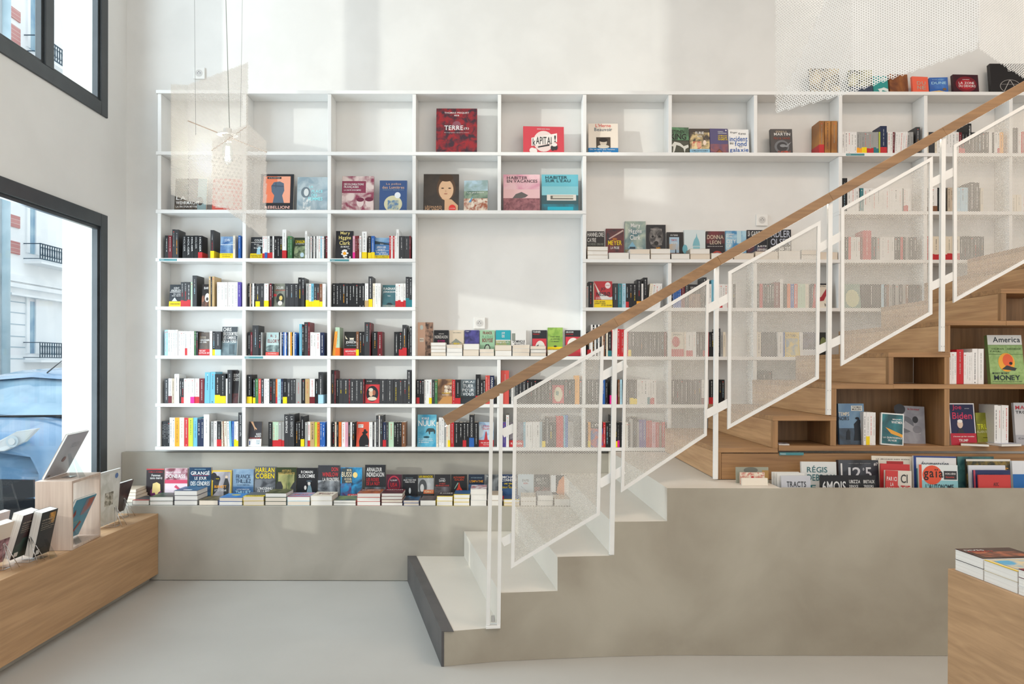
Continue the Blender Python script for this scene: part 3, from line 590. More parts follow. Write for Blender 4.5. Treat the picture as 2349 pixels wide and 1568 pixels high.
# cover designs: id -> (look, board colour, printed items)
C={}
def D(s):
    for l in s.strip().split('\n'):
        a=l.split('~'); C[a[0].strip()]=(a[1].strip(),a[2].strip(),a[3].strip())
D('''
terre~large book with dark red and black abstract cover lettered TERRE(S)~7a2128~n0,0,1,1,9a2028,3a2430,9|e.5,.62,.11,.1,8d5560|t.2,.88,.8,.92,w,THOMAS PESQUET|t.44,.83,.56,.86,w,esa|t.2,.52,.66,.62,w,TERRE|t.68,.525,.8,.58,w,(S)|t.2,.455,.8,.47,w,Photographies depuis la station
kapital~landscape red box with slanted white KAPITAL! banner~d64a56~e.5,.42,.24,.36,f4dcd8|p,X
herne~cream book with small dark portrait and blue band lettered Beauvoir~efe4d6~t.24,.88,.76,.99,x,L'Herne|t.2,.75,.8,.86,5c6b78,Beauvoir|r.26,.2,.74,.55,4a4038|e.5,.38,.12,.12,cdbfae|e.5,.46,.15,.07,2b2522|e.5,.24,.2,.06,d8cfc0|B.2,1479b8|t.04,.115,.93,.17,w,On ne naît pas femme :|t.2,.04,.76,.09,w,on le devient
king~green-topped black book with white scrawled animals~2c3a30~n0,.5,1,1,4f8f63,2c5c40,6|t.08,.78,.75,.9,k,STEPHEN|t.0,.54,.85,.76,k,KING|p,X
furie~black and cream illustrated cover with pale blue band~26221f~n0,.2,1,.85,d8c08a,2a2522,9|n.1,.2,.6,.5,c2503c,ead9a4,12|t.3,.78,.72,.88,w,FURIE|t.38,.66,.62,.73,w,ALEX|e.45,.35,.1,.11,e4a890|e.75,.45,.08,.1,f0dccb|r0,0,1,.2,8ec0dc|t.1,.11,.9,.16,K,LE MEILLEUR DU ROMAN|t.18,.04,.82,.09,K,NOIR DE LA RENTRÉE
namiya~violet dusk cover with yellow lettering and small house~3c3a72~n0,0,1,.4,8a4a52,4c3a68,6|p6b3a30,.2,.0,.5,.22,.85,0|p9a5a3c,.28,.03,.52,.16,.74,.03|t.45,.86,.75,.9,w,KEIGO|t.45,.8,.93,.84,w,HIGASHINO|t.45,.70,.95,.75,y,LES MIRACLES|t.45,.62,.95,.68,y,DU BAZAR|t.45,.54,.97,.61,y,NAMIYA|e.9,.93,.04,.03,w
keret~white book with blue handwritten title~ecebe9~t.1,.83,.45,.91,K,Etgar|t.5,.79,.86,.87,K,Keret|t.05,.52,.93,.72,b,incident|t.05,.4,.22,.48,K,au|t.3,.33,.88,.52,b,fond|t.5,.28,.66,.33,B,de la|t.04,.05,.96,.26,b,galaxie
martin~charcoal book with grey dragon lettered MARTIN~33353a~t.24,.86,.76,.93,q,GEORGE R. R.|t.16,.74,.9,.85,w,MARTIN|t.14,.59,.88,.68,9a4e3c,FEU & SANG|e.5,.3,.34,.26,6e7176|e.52,.3,.25,.19,33353a|e.55,.34,.14,.06,8b8e92|p8b8e92,.6,.3,.95,.5,.75,.28|n.3,0,.9,.14,b03c28,33353a,30
wehr~dark picture book lettered LA WEHRMACHT~4e4a44~n0,0,.7,1,3a3430,6b5e50,9|r.72,0,1,1,8fa5a8|e.8,.3,.1,.13,4a4440|t.05,.34,.35,.46,w,LA|t.05,.2,.78,.3,w,WEHRMACHT|t.05,.1,.72,.16,w,LA FIN D'UN MYTHE
redman~coral picture book with pale figure behind the pendant~dd6458~n.1,.1,.7,.6,eddad2,dd6458,8|t.1,.86,.6,.92,w,HISTOIRE|t.1,.76,.55,.82,w,SEXE|t.1,.62,.75,.68,w,DESOBEISSANCE
rebel~black-bordered orange book with raised grey fist lettered REBELLION!~2c2e33~r.08,.22,.9,.94,f0825c|r.5,.22,.9,.94,f3a98c|p5b6a7c,.38,.22,.72,.22,.66,.42,.72,.55,.7,.75,.58,.8,.4,.78,.32,.68,.34,.52,.42,.42|p475465,.34,.7,.7,.68,.7,.65,.34,.67|p475465,.45,.62,.47,.62,.47,.78,.45,.78|r.2,.87,.62,.92,k|t.24,.885,.58,.905,w,LE BLACKSTON|t.15,.06,.9,.14,f7c9bd,REBELLION!
femmes~grey-blue glossy book lettered in pale cyan~93a7b1~n0,0,1,1,8fa3ae,b7c4c8,5|e.28,.55,.15,.16,6e7c84|e.3,.55,.08,.11,d9dddc|n.2,.0,.45,.4,e6e6e2,93a7b1,14|t.4,.68,.52,.75,a6f0f4,LA|t.48,.54,.84,.62,a6f0f4,PLACE|t.48,.43,.66,.51,a6f0f4,DES|t.38,.31,.84,.41,a6f0f4,FEMMES
decol~crimson and cream picture book of a crowd~8b3a52~n0,0,1,1,8b3a52,d9c7c2,6|r0,.52,.75,.86,8b3a52|e.58,.25,.11,.13,dccac6|e.86,.25,.12,.13,dccac6|e.58,.33,.12,.06,6e2a40|e.86,.34,.13,.06,6e2a40|t.06,.74,.68,.81,w,DÉCOLONISATIONS|t.06,.65,.52,.72,w,FRANÇAISES|t.06,.58,.6,.62,w,LA CHUTE D'UN EMPIRE
police~navy-blue book with round crowd picture and pale sticker~3d5684~e.5,.24,.33,.27,d0cba8|n.3,.06,.7,.36,b6b9a0,5a7ea2,20|e.66,.52,.11,.1,e4e8ec|t.24,.84,.78,.92,c9a792,La police|t.1,.73,.9,.82,c9a792,des Lumières|t.12,.68,.88,.7,C,PREFETS ET GENS DU ROI
leon~dark brown book with softened pale portrait lettered LÉONARD DE VINCI~3a312a~n0,0,1,1,352d27,41372f,4|e.64,.62,.27,.33,5a4434|e.64,.58,.21,.27,e0b893|e.64,.9,.2,.1,4b3829|pd9ae88,.5,.35,.8,.32,.98,.16,.98,.0,.6,.0,.6,.3|e.54,.62,.04,.016,4a3428|e.74,.62,.04,.016,4a3428|e.63,.47,.05,.012,a8604e|e.63,.54,.02,.03,cfa382|t.05,.09,.52,.16,cfa37c,LÉONARD|t.05,.02,.52,.08,cfa37c,DE VINCI|e.82,.08,.1,.1,dd3a34|t.74,.07,.9,.09,w,LOUVRE
strip~small glossy landscape-photo book in blue and brown~9aa8ae~n0,.6,1,1,b8d0dc,93a9a6,5|n0,.42,1,.66,5a7464,8fa08a,8|n0,0,1,.42,a05a40,e4d6c4,14|p4f9ac6,.2,.3,.38,.5,.3,.3|t.15,.58,.85,.63,w,Les plus beaux
vac~pink sunset book with low house lettered HABITER EN VACANCES~d68a9c~n0,.55,1,1,e2a0b4,f0c8ce,4|r0,.36,1,.6,eec4c6|p6a6564,.25,.36,.34,.47,.5,.53,.68,.44,.6,.38,.5,.36|n0,0,1,.36,7c4a52,a3686e,14|t.1,.87,.66,.95,4a3a40,HABITER|t.1,.78,.93,.86,4a3a40,EN VACANCES
eau~turquoise book with white pool house lettered SUR L'EAU~59b4c4~r0,.4,1,1,6cbccb|r0,.4,1,.68,8ecdd6|r0,0,1,.44,3d5f66|r.14,.3,.94,.46,e9e2d8|r.24,.33,.86,.43,6f6a60|r.3,.36,.86,.42,d9d5c6|n0,0,1,.2,1f7f92,2c5a66,3|r.16,.04,.86,.13,27b4cc|t.1,.88,.7,.96,2c4a54,HABITER|t.1,.79,.79,.87,2c4a54,SUR L'EAU
sea~pale blue seascape paperback with yellow band~5e86b4~n0,.25,1,1,3e68a0,8fb0d2,5|r.03,.62,.97,.645,e8eef4|t.3,.74,.72,.9,dce8f2,JOHN|t.15,.55,.85,.6,S,L'usurpateur|B.24,y|t.1,.15,.9,.19,K,L'INSPECTEUR WISTING|t.2,.07,.8,.11,K,EST DE RETOUR
frost~black paperback with pale silhouette and yellow band~2c3036~r.03,.74,.97,.76,w|t.3,.8,.9,.9,w,COLIN|t.28,.62,.7,.7,w,Un jour|t.5,.56,.96,.61,w,comme|t.28,.46,.8,.54,w,les autres|p9cc4d4,.5,.2,.85,.2,.78,.42,.85,.5,.7,.56,.55,.5|B.24,y|t.08,.13,.94,.18,K,LE NOUVEAU TALENT|t.14,.05,.9,.1,K,DU POLAR
parasol~dark green paperback with yellow title and pale figures~2f3a2c~n0,0,1,.6,3a4a34,8c9a74,12|t.1,.74,.9,.88,y,L'AVALLON|t.12,.68,.88,.72,w,LE PEINTRE|e.72,.18,.17,.11,b9cfdc
daisy~black book with gold author name and white daisy lettered Clark~24242a~t.26,.84,.8,.98,e9d88a,Mary|t.18,.66,.86,.82,e9d88a,Higgins|t.22,.5,.82,.64,e9d88a,Clark|t.3,.4,.78,.46,w,EN MONT|t.68,.35,.82,.37,w,roman|e.52,.3,.09,.035,w|e.43,.26,.07,.05,w|e.42,.17,.09,.04,w|e.5,.1,.06,.05,w|e.6,.12,.08,.035,w|e.66,.2,.09,.035,w|e.6,.28,.07,.05,w|e.53,.19,.1,.055,O|e.6,.03,.09,.014,w|e.84,.05,.04,.04,w
boat~blue seaside paperback with yellow band lettered Les chiens~4f80b4~n0,.8,1,1,8fb2d0,6f9cc4,4|p2f4250,0,.85,1,.72,1,.66,0,.7|t.36,.68,.58,.72,w,Roman|t.12,.48,.76,.6,w,JØRN LIER|t.2,.38,.7,.47,w,HORST|r.03,.385,.97,.395,w|t.1,.28,.78,.35,w,Les chiens|t.28,.2,.9,.27,w,de chasse|B.17,y|t.06,.1,.94,.14,K,PRIX DU MEILLEUR|t.1,.03,.9,.07,K,POLAR SCANDINAVE
kent~dark paperback with road picture and yellow band~33373c~r.03,.645,.97,.665,w|t.35,.8,.8,.88,w,KENT|t.12,.68,.95,.78,w,ANDERSON|t.32,.54,.96,.61,w,Un soleil|t.2,.45,.96,.52,w,sans espoir|pd6dcdc,.22,.25,.45,.42,.6,.3,.7,.25|B.24,y|t.1,.1,.9,.15,K,UN ROMAN COUP DE POING
bart~dark paperback partly hidden with white animal mask~2a2626~n0,0,1,.5,3b2a24,8a5a44,14|t.25,.78,1,.88,w,BART|e.7,.4,.3,.2,d9dad6|e.7,.34,.15,.08,3a3432
dolan~grey-green paperback with red strip and dark rabbit~76796e~n0,0,1,1,6d7265,8b8c80,5|e.55,.32,.34,.26,2f3430|e.6,.38,.14,.1,d4ba6a|e.55,.16,.2,.1,d8d2cc|t.18,.76,.78,.88,w,DOLAN|t.1,.69,.95,.73,x,LES RUES|e.08,.5,.16,.06,d8474c
ragnar~teal paperback lettered RAGNAR JÓNASSON above a distant hill~3d6970~n0,.2,1,.7,345f68,456f76,4|t.08,.78,.96,.89,w,RAGNAR|t.06,.63,.98,.75,w,JÓNASSON|t.4,.48,.62,.53,w,Snjór|p27343a,.3,.12,.45,.2,.65,.19,.8,.1|n0,0,1,.1,8c8f86,567078,9
ciel~brown-grey paperback with pale lettering and red band~5b5048~n0,.27,1,1,4a4440,6b5b50,5|t.08,.78,.6,.82,q,FRANCK|t.08,.73,.6,.77,q,BOUYSSE|t.08,.62,.9,.7,w,GROSSIR|t.08,.54,.7,.6,w,LE CIEL|B.27,r|t.06,.16,.6,.23,w,PRIX SNCF|t.06,.07,.95,.14,w,DU POLAR 2017
chris~slate book with white condensed capitals and hooded shadow~4a5055~n0,0,1,.5,5d7078,87989c,4|n.5,.05,.85,.4,3e4a50,5d7078,5|t.08,.84,.6,.97,w,CHRIS|t.08,.69,1,.82,w,BROOKMYRE|t.08,.57,.9,.67,w,LES OMBRES|t.08,.44,.95,.55,w,DE LA TOILE
ellory~grey-blue lake paperback with dark red author letters~9ab8ba~n0,.12,1,.45,3b4a4c,a3b8b6,7|n0,.45,1,1,a9c4c4,c2d2cf,4|t.32,.76,.78,.9,7e1f2a,R. J.|t.12,.55,.98,.7,7e1f2a,ELLORY|B.15,x|t.2,.06,.8,.1,w,PAR L'AUTEUR DE SEUL
johns~black paperback with horns, red band lettered NOUVEAUTÉ~22221f~pe0d6c0,.05,.85,.12,.7,.3,.68,.2,.74|pe8dfca,.4,.74,.8,.74,.72,.68,.48,.68|t.42,.62,.78,.68,w,CRAIG|t.14,.48,.98,.61,w,JOHNSON|t.2,.41,.98,.45,C,TOUT AUTRE NOM|B.3,c8323a|t.12,.15,.95,.24,w,NOUVEAUTÉ|t.28,.07,.85,.09,w,UNE ENQUETE DU SHERIFF
dont~dark paperback half hidden lettered DON'T~2e2b2d~t.1,.8,1,.9,w,DONT|t.1,.68,1,.78,w,CARRY|n0,0,1,.3,3c1f22,5b2a2a,12
stern~black classic with dark oval portrait on red panel~2b2c30~r.04,.02,.98,.78,cf3d42|e.5,.4,.4,.32,23252a|e.42,.42,.14,.13,dcb595|e.4,.56,.15,.07,ded5c4|e.62,.44,.1,.11,a3604a|e.5,.2,.3,.08,d8c9b4|t.1,.88,.45,.93,w,THE WASP|t.1,.82,.9,.835,e,les mysteres de la reine
hand~dark book with reaching hand, white lower panel with grey lettering~3a3330~r0,.3,1,1,39363a|pe0b48c,.1,1,.3,1,.45,.8,.62,.7,.6,.66,.48,.72,.46,.62,.4,.74,.3,.84|t.58,.44,.95,.54,w,HUGO|t.5,.37,.95,.43,w,BORIS|t.1,.31,.9,.35,x,POLICE|r0,0,1,.3,ecebe9|r.06,.06,.14,.22,3d5a9a|t.6,.18,.9,.26,C,GRAND|t.6,.08,.92,.16,C,FORMAT
hat~orange-red book with black silhouette in a brimmed hat~d4523a~pk,.25,.0,.95,.0,.98,.25,.85,.42,.72,.5,.88,.58,.84,.62,.76,.62,.72,.7,.58,.7,.54,.6,.42,.58,.5,.5,.3,.38,.2,.22|r.12,.76,.52,.9,e2ddd8|t.16,.83,.48,.87,K,JOHN LE|t.16,.78,.4,.81,K,CARRÉ|t.7,.03,.95,.06,w,REDMOND
nuuk~bright blue book with bear lettered NUUK~3fa3c4~n0,0,1,1,2f93b8,7cc4d6,3|t.22,.84,.6,.92,w,MO MALØ|t.04,.64,.96,.82,w,NUUK|p3a4a4c,.42,.42,.5,.55,.6,.58,.85,.57,.95,.5,.93,.4,.88,.4,.86,.47,.68,.46,.66,.38,.62,.38,.58,.48,.5,.46|e.48,.3,.16,.03,24424c|t.08,.22,.8,.26,w,Il y a quelque chose|t.08,.17,.82,.21,w,de pourri au royaume|t.08,.12,.6,.16,w,du Groenland|t.08,.12,.6,.16,w,.
tower~pale blue paperback with red figure and red band~a9c0d4~n0,.28,1,1,8db0d2,d2dde6,7|t.2,.78,.9,.88,c8404a,L'ETRANGE|t.25,.68,.8,.76,c8404a,ENQUETE|pb8323a,.36,.28,.6,.28,.52,.62,.46,.62|B.28,r|t.14,.14,.9,.19,w,PRIX DES LECTEURS|t.3,.07,.7,.1,w,SELECTION
reader~dark paperback with red band behind white railing post~38343c~n0,.28,1,1,4a4252,8f8a92,8|B.27,r|t.1,.1,.9,.18,w,ROMAN
inter~brown paperback with bright interior photograph~7a5a40~n0,0,1,1,5c3f2c,c89a66,4|r.42,.5,.98,.78,8a5a3c|n.45,.45,.95,.75,e6d8c2,6a4632,22|pc08c50,0,0,1,0,1,.3,.4,.28|t.3,.42,.85,.46,y,Les abeilles|t.3,.34,.8,.38,w,Quatuor
jirai~slate paperback with white letters J'IRAI TUER POUR VOUS~47535a~n0,0,1,1,3f4b52,74838a,5|r0,0,1,.32,2c3338|t.12,.84,.9,.95,e4e8ea,J'IRAI|t.15,.67,.85,.8,e4e8ea,TUER|t.12,.5,.9,.63,e4e8ea,POUR|t.14,.34,.88,.46,e4e8ea,VOUS|p23292e,.46,.3,.56,.3,.54,.6,.48,.6|B.32,y|t.1,.22,.88,.27,K,HENRI LOEVENBRUCK|t.15,.08,.85,.12,K,LES ANNEES NOIRES
redoval~black classic with red-framed pale picture~2b2c30~r.06,.03,.95,.78,c63a42|e.5,.4,.34,.3,d9cfae|e.45,.45,.12,.1,6a8a7c
comic~multi-coloured paperback on black~2b2b30~n0,0,1,.75,c8503c,3a68a8,9|t.1,.82,.9,.95,w,LE MONDE
nesbo~red and white book lettered JO NESBØ with yellow band~b92a33~p,X|pe3e0dd,0,1,.35,.55,1,.35,.75,.3,.4,.3,.2,.6|pd8d6d4,.4,.3,1,.3,1,.42|e.76,.84,.15,.12,e7dcdc|t.65,.82,.87,.86,r,DEJA|t.38,.63,.62,.76,24303a,JO|t.14,.44,.88,.59,24303a,NESBØ|t.1,.31,.55,.4,w,LE COUTEAU|B.29,y|t.05,.2,.6,.25,K,« DU GRAND|t.05,.13,.62,.18,K,HARRY HOLE|t.4,.06,.97,.11,K,ET DU GRAND
sylv~black paperback lettered SYLVAIN behind the railing~28262a~t.2,.8,.85,.9,w,SYLVAIN|n0,0,1,.6,5c3a30,8d6a52,9
redc~cream paperback with red disc and red lower band~e4dccd~e.4,.6,.3,.22,c8414a|r0,0,1,.3,c8414a|t.2,.86,.85,.93,K,DOROTHY
bird~cream paperback with red bird lettered bird~e5ddce~r0,.93,1,1,K|t.1,.86,.7,.9,K,KEVIN|pa8303a,.0,.4,.3,.45,.75,.8,.98,.86,.7,.5,.5,.3,.2,.28|t.55,.08,.95,.2,K,bird
bland~dark slate paperback with plain cover~33373d~n0,0,1,1,2c3036,444a52,6
yell~yellow comic-style paperback with blue figure~e0c24a~n.1,.05,.9,.75,e8cf62,7c9cb0,7|t.15,.82,.85,.92,K,LES CAHIERS
navyw~navy paperback with white lower panel~2c3148~r0,0,1,.3,dcdfe4|n0,.3,1,1,23283c,4d5270,8
olive~dark paperback with olive oval picture~30312f~e.5,.5,.35,.3,7c8658
green2~pale green paperback with round yellow picture~7ea391~n0,.6,1,1,6e9a88,8fb0a0,4|e.5,.4,.42,.36,cfd6a2
bl2~black paperback with small white lettering~26262a~t.3,.72,.75,.8,w,NOIR|n0,0,1,.3,3a2226,26262a,8
pinkm~beige-pink book with engraved city strip and round badge~d9b39b~n.5,0,1,1,b8937c,4c3a32,16|e.25,.85,.11,.07,cfd9d6|r.12,.42,.4,.54,e8ddcf|t.15,.47,.37,.5,K,MURALHA
indri~black paperback lettered INDRIDASON~1f2124~t.32,.84,.68,.88,w,ARNALDUR|t.05,.68,.94,.8,w,INDRIDASON|t.25,.57,.75,.62,P,LES ROSES|t.27,.5,.74,.55,P,DE LA NUIT
tanh~cream paperback with hut and yellow lettering~dccdb6~n0,0,1,.5,7a6448,c9b99c,10|pm,.1,.5,.45,.68,.9,.5|t.25,.88,.8,.92,m,JEFF SOMMERS|t.3,.45,.7,.52,y,BIENS|t.25,.34,.72,.42,y,MENTIR
jb~violet-blue street paperback lettered JEAN-BERNARD~3c3a78~n0,.35,1,1,2c2b62,4e4a96,9|t.06,.93,.3,.97,w,rivages|t.2,.3,.62,.42,w,JEAN-|t.2,.14,.85,.28,w,BERNARD
bouy~mint green paperback with dark red FRANCK BOUYSSE and birdcage~9cc4a2~t.2,.84,.82,.95,8a2430,FRANCK|t.15,.68,.88,.8,7fae8a,PLATEAU|t.16,.54,.86,.68,8a2430,BOUYSSE|pK,.3,.1,.3,.34,.4,.46,.6,.46,.7,.34,.7,.1|e.5,.3,.14,.12,c2d8c0
joe~teal paperback with small black figure lettered JOE IDE~2f8f9c~n0,.1,1,.62,d3b458,3f9a8c,2|r0,.62,1,1,2aa3b2|t.4,.84,.62,.93,w,JOE|t.42,.72,.6,.82,w,IDE|r0,.6,1,.63,w|t.05,.5,.9,.58,w,Gangs of L.A.|e.35,.28,.05,.05,K|pK,.25,.15,.3,.25,.42,.25,.46,.15
domi~white paperback with black lettering and black rule~e3e1de~r.05,.6,.28,.88,m|t.12,.5,.92,.62,K,DOMINIQUE|t.22,.4,.9,.5,K,MANOTTI|r0,.36,1,.39,K|t.3,.24,.92,.34,K,Racket
moon~black and red classic with white disc and small bird, beside the green book~26272b~r.03,.02,.97,.68,cf3d48|e.55,.3,.34,.3,e8e2da|pK,.2,.1,.3,.4,.45,.46,.4,.3,.5,.05|t.05,.9,.58,.97,w,TOURNIER|t.05,.82,.5,.87,r,VENDREDI
manoir~lime green paperback with yellow band~8fb24e~n0,.5,1,1,9cc056,7ea644,9|t.2,.66,.8,.7,j,ROBERT MARIE|t.2,.58,.8,.62,j,LE SENTIER|t.25,.5,.75,.54,j,DU RENARD|e.5,.35,.1,.03,K|B.33,y|t.05,.2,.95,.25,m,PRIX DU ROMAN|t.12,.1,.85,.15,m,D'AVENTURES
moon2~black and red classic with white disc, rightmost in the niche~26272b~r.03,.02,.97,.75,cf3d48|e.5,.45,.36,.26,e8e2da|t.05,.9,.5,.96,w,GRAHAM|t.05,.82,.5,.87,r,LE RETOUR
cayre~black paperback lettered HANNELORE CAYRE~2b2624~n0,0,1,.4,7c3a30,4c3430,7|t.02,.82,.96,.96,w,HANNELORE|t.02,.64,.52,.78,w,CAYRE|t.03,.54,.5,.61,m,RICHESSE|t.55,.54,.95,.61,m,OBLIGE
meyer~white-edged dark red book with jet, yellow MEYER and yellow band~6c2428~n.05,.3,.96,.98,7a2a28,2b2028,4|pc9b0a8,.15,.7,.95,.97,.97,.92,.2,.68|t.38,.66,.6,.71,O,DEON|t.12,.5,.88,.64,y,MEYER|t.26,.38,.74,.46,w,LA PROIE|B.22,y|t.2,.09,.72,.15,K,LE RETOUR
capecod~grey-blue book with seaside house lettered Mary Higgins Clark~5f7f84~n0,.3,1,1,54777f,b4bfae,3|n0,0,1,.3,4c4a36,7c7a5c,7|p7fb0c8,.14,.34,.35,.5,.56,.34|r.22,.3,.5,.37,3a4a54|t.28,.82,.74,.95,w,Mary|t.18,.68,.8,.81,w,Higgins|t.24,.54,.74,.66,w,Clark|t.6,.32,.84,.36,w,Meurtre|t.5,.24,.92,.3,w,à Cape Cod|t.2,.12,.88,.17,w,Le nouveau suspense
lion~black book with grey lion head and amber band~2a2729~e.5,.66,.38,.28,55504e|n.2,.45,.8,.9,3a3635,8c8682,10|e.32,.68,.07,.03,1c1a1a|e.68,.68,.07,.03,1c1a1a|e.5,.5,.12,.06,2b2826|t.5,.34,.75,.39,O,NIEL|t.3,.28,.75,.32,O,DARWYNE|B.26,O|t.2,.15,.84,.2,K,Par l'auteur de|t.16,.07,.86,.12,K,Seules les bêtes
tokyo~black paperback with small dusk photograph~2a2523~t.22,.87,.68,.92,w,RYU TSUKINO|r.15,.03,.75,.83,a9c2d6|n.15,.4,.75,.6,c4a888,a9c2d6,4|n.15,.03,.75,.3,6a4434,8a5c44,8|t.25,.7,.6,.76,r,TOKYO|t.27,.6,.65,.66,w,REVISITEE|pK,.5,.28,.58,.28,.56,.42,.52,.42
capit~pale paperback with turquoise domed building~d5e0e2~p7fb9c6,.4,.5,.75,.5,.72,.62,.68,.7,.62,.78,.58,.9,.56,.78,.48,.7,.44,.62|r.42,.4,.74,.48,8cc2ce|e.04,.4,.12,.14,6fb0bf|r.1,.18,.42,.34,K|t.13,.27,.38,.32,w,JEROME|t.13,.2,.4,.25,w,CHARYN|t.1,.03,.4,.12,K,AMI|e.6,.16,.08,.05,3b4448
donna~dark red-black paperback lettered DONNA LEON~2c1f24~n0,.6,1,1,6e2228,2a2024,3|t.04,.74,.94,.88,q,DONNA|t.2,.57,.8,.7,q,LEON|t.06,.49,.9,.52,w,Quand un fils nous est donné|e.6,.12,.36,.24,b5443a|e.6,.1,.3,.2,7ec0d8
city~blue glass-tower paperback lettered CITY OF WINDOWS~4f94be~n0,0,1,1,3f86b8,a9cfe0,5|r.55,.6,.75,1,bcd8e2|t.05,.86,.42,.91,w,ROBERT|t.05,.79,.3,.84,w,POBI|t.05,.6,.5,.72,w,CITY|t.05,.46,.27,.57,w,OF|t.05,.31,.9,.43,w,WINDOWS
gard~black paperback lettered GARDNER above the handrail~262428~n0,0,.9,.5,28324c,5c2a30,6|t.03,.8,.14,.97,w,LISA|t.2,.8,.98,.96,w,GARDNER|t.5,.45,.97,.52,w,JUSTE|t.5,.35,.97,.42,w,DERRIERE|t.62,.25,.9,.32,w,MOI
adler~black paperback lettered ADLER OLSEN with large silver capitals~26262a~t.1,.76,.96,.97,b8bccb,ADLER|t.1,.52,.96,.72,b8bccb,OLSEN|t.1,.32,.96,.47,w,VICTIME 2117
camilla~black paperback with red border and melting pale head~2a1f22~r0,.96,1,1,c83a40|t.12,.87,.92,.92,c83a40,CAMILLA LÄCKBERG|t.3,.74,.8,.82,w,Femmes|t.22,.65,.9,.73,w,sans merci|e.55,.2,.32,.17,6a2a5c|pe8cf8a,.35,.3,.38,.5,.6,.55,.8,.48,.82,.25,.7,.2,.6,.06,.5,.2,.34,.18
donb~pink-red and white paperback lettered DONBASS~e6d5dc~n0,.6,1,1,7a3442,c9a2ac,8|r0,.5,1,.62,cf4a68|t.06,.84,.7,.89,w,BENOIT VITKINE|t.04,.68,.9,.8,w,DONBASS|pcf4a68,.5,.45,.72,.3,.78,.1,.66,.1,.62,.28,.42,.38
grange~dark blue book with white capitals GRANGÉ~1f3c58~n0,0,1,.6,1b3350,2a5a78,8|t.25,.92,.75,.95,S,JEAN-CHRISTOPHE|t.08,.76,.94,.9,w,GRANGÉ|r.15,.735,.88,.745,c8404a|t.26,.58,.8,.7,w,LE JOUR|t.08,.42,.95,.55,w,DES CENDRES|t.4,.34,.65,.37,S,ROMAN
burn~yellow-framed black and white photo paperback with two men~e3bd2f~n.05,.04,.95,.96,b9b4b8,8a868a,3|e.1,.78,.16,.14,2c2a2c|pK,.05,.1,.3,.3,.4,.65,.15,.75,.05,.6|pK,.62,.1,.86,.1,.9,.5,.8,.72,.68,.72,.6,.5|e.75,.77,.07,.05,d8c0a8|e.3,.7,.13,.11,2b2b2b|t.22,.69,.38,.72,y,NOIR|t.15,.38,.75,.47,O,BURNETT|t.15,.26,.76,.33,w,LITTLE CAESAR
thil~steel-blue book lettered FRANCK THILLIEZ~6c8aa8~n0,.45,1,1,93adc2,7793ae,5|n0,0,1,.4,355a82,48709a,4|t.15,.68,.85,.82,2c4058,FRANCK|t.14,.53,.87,.66,2c4058,THILLIEZ|t.2,.45,.8,.5,2c4058,IL ÉTAIT DEUX FOIS|t.2,.3,.8,.34,w,IL ÉTAIT DEUX FOIS|t.14,.14,.87,.27,S,THILLIEZ
coben~grey misty-forest paperback with big yellow author name~5c6066~n0,.2,1,.6,3c4046,7c8086,6|t.04,.82,.95,.97,y,HARLAN|t.04,.63,.95,.79,y,COBEN|t.16,.28,.86,.36,w,L'INCONNU|t.14,.18,.88,.26,w,DE LA FORET|t.1,.04,.9,.12,y,THRILLER
perez~dark green paperback with tower and silhouetted heads~333f28~n.1,.1,.9,.8,b9b478,4a5c34,3|t.28,.86,.74,.93,C2A45A,ARTURO|t.1,.77,.92,.84,C2A45A,PEREZ-REVERTE|pK,.45,.15,.57,.15,.52,.35,.51,.58,.5,.35|pK,0,.1,.3,.1,.34,.4,.24,.55,.1,.55,0,.45|pK,.72,.1,1,.1,1,.6,.85,.5,.72,.35
sloc~black paperback with pointing hatted man~232529~t.2,.82,.78,.91,w,ROMAIN|t.08,.68,.88,.79,w,SLOCOMBE|p7a98a4,.45,.1,.8,.08,.72,.35,.62,.55,.55,.4|e.6,.5,.07,.07,e0dcd6|e.6,.57,.14,.03,46525a|e.42,.36,.06,.07,e6e0da|t.06,.06,.85,.13,7c9a6c,LA GESTAPO
wins~dark cloudy book lettered DON WINSLOW in red~3a3c42~n0,0,1,.55,2c2f35,aab0b6,4|t.62,.82,.92,.94,cf3f44,DON|t.2,.66,.93,.79,cf3f44,WINSLOW|t.22,.53,.95,.63,w,LA FRONTIERE
bussi~bright blue jungle-pattern book with yellow moon lettered BUSSI~2a6e9c~n0,0,1,1,1d3a58,2f9ad0,6|n0,.1,.5,.5,5a3a6a,2c86b8,9|r.06,.5,.54,.97,3a4a52|e.68,.76,.11,.09,f0d78a|t.3,.88,.52,.95,e9dcbc,MICHEL|t.05,.7,.52,.86,e9dcbc,BUSSI|t.18,.6,.52,.67,e9dcbc,AU SOLEIL|t.24,.52,.52,.58,e9dcbc,REDOUTE|r.34,.0,1,.16,c83a3c|t.36,.08,.98,.14,w,LE NOUVEAU
indr2~black stormy book lettered ARNALDUR INDRIDASON~26282c~n0,0,1,.35,22262b,7a8288,4|t.08,.8,.82,.92,w,ARNALDUR|t.08,.65,.93,.78,w,INDRIDASON|t.08,.52,.68,.62,r,LES ROSES|t.08,.4,.72,.5,r,DE LA NUIT
ellor~maroon paperback with red circle~4a2030~e.5,.6,.4,.35,b83246|e.5,.58,.36,.31,4a2030|t.28,.72,.72,.79,w,R.J. ELLORY|t.28,.5,.72,.66,r,USA|t.2,.42,.8,.46,r,LE CHANT
allez~black paperback with small white candle shape~212327~t.2,.84,.7,.87,C,AIDAN TRUHEN|t.08,.74,.9,.81,w,ALLEZ TOUS VOUS|t.18,.66,.82,.72,w,FAIRE FOUTRE|e.5,.34,.07,.12,c8ccce
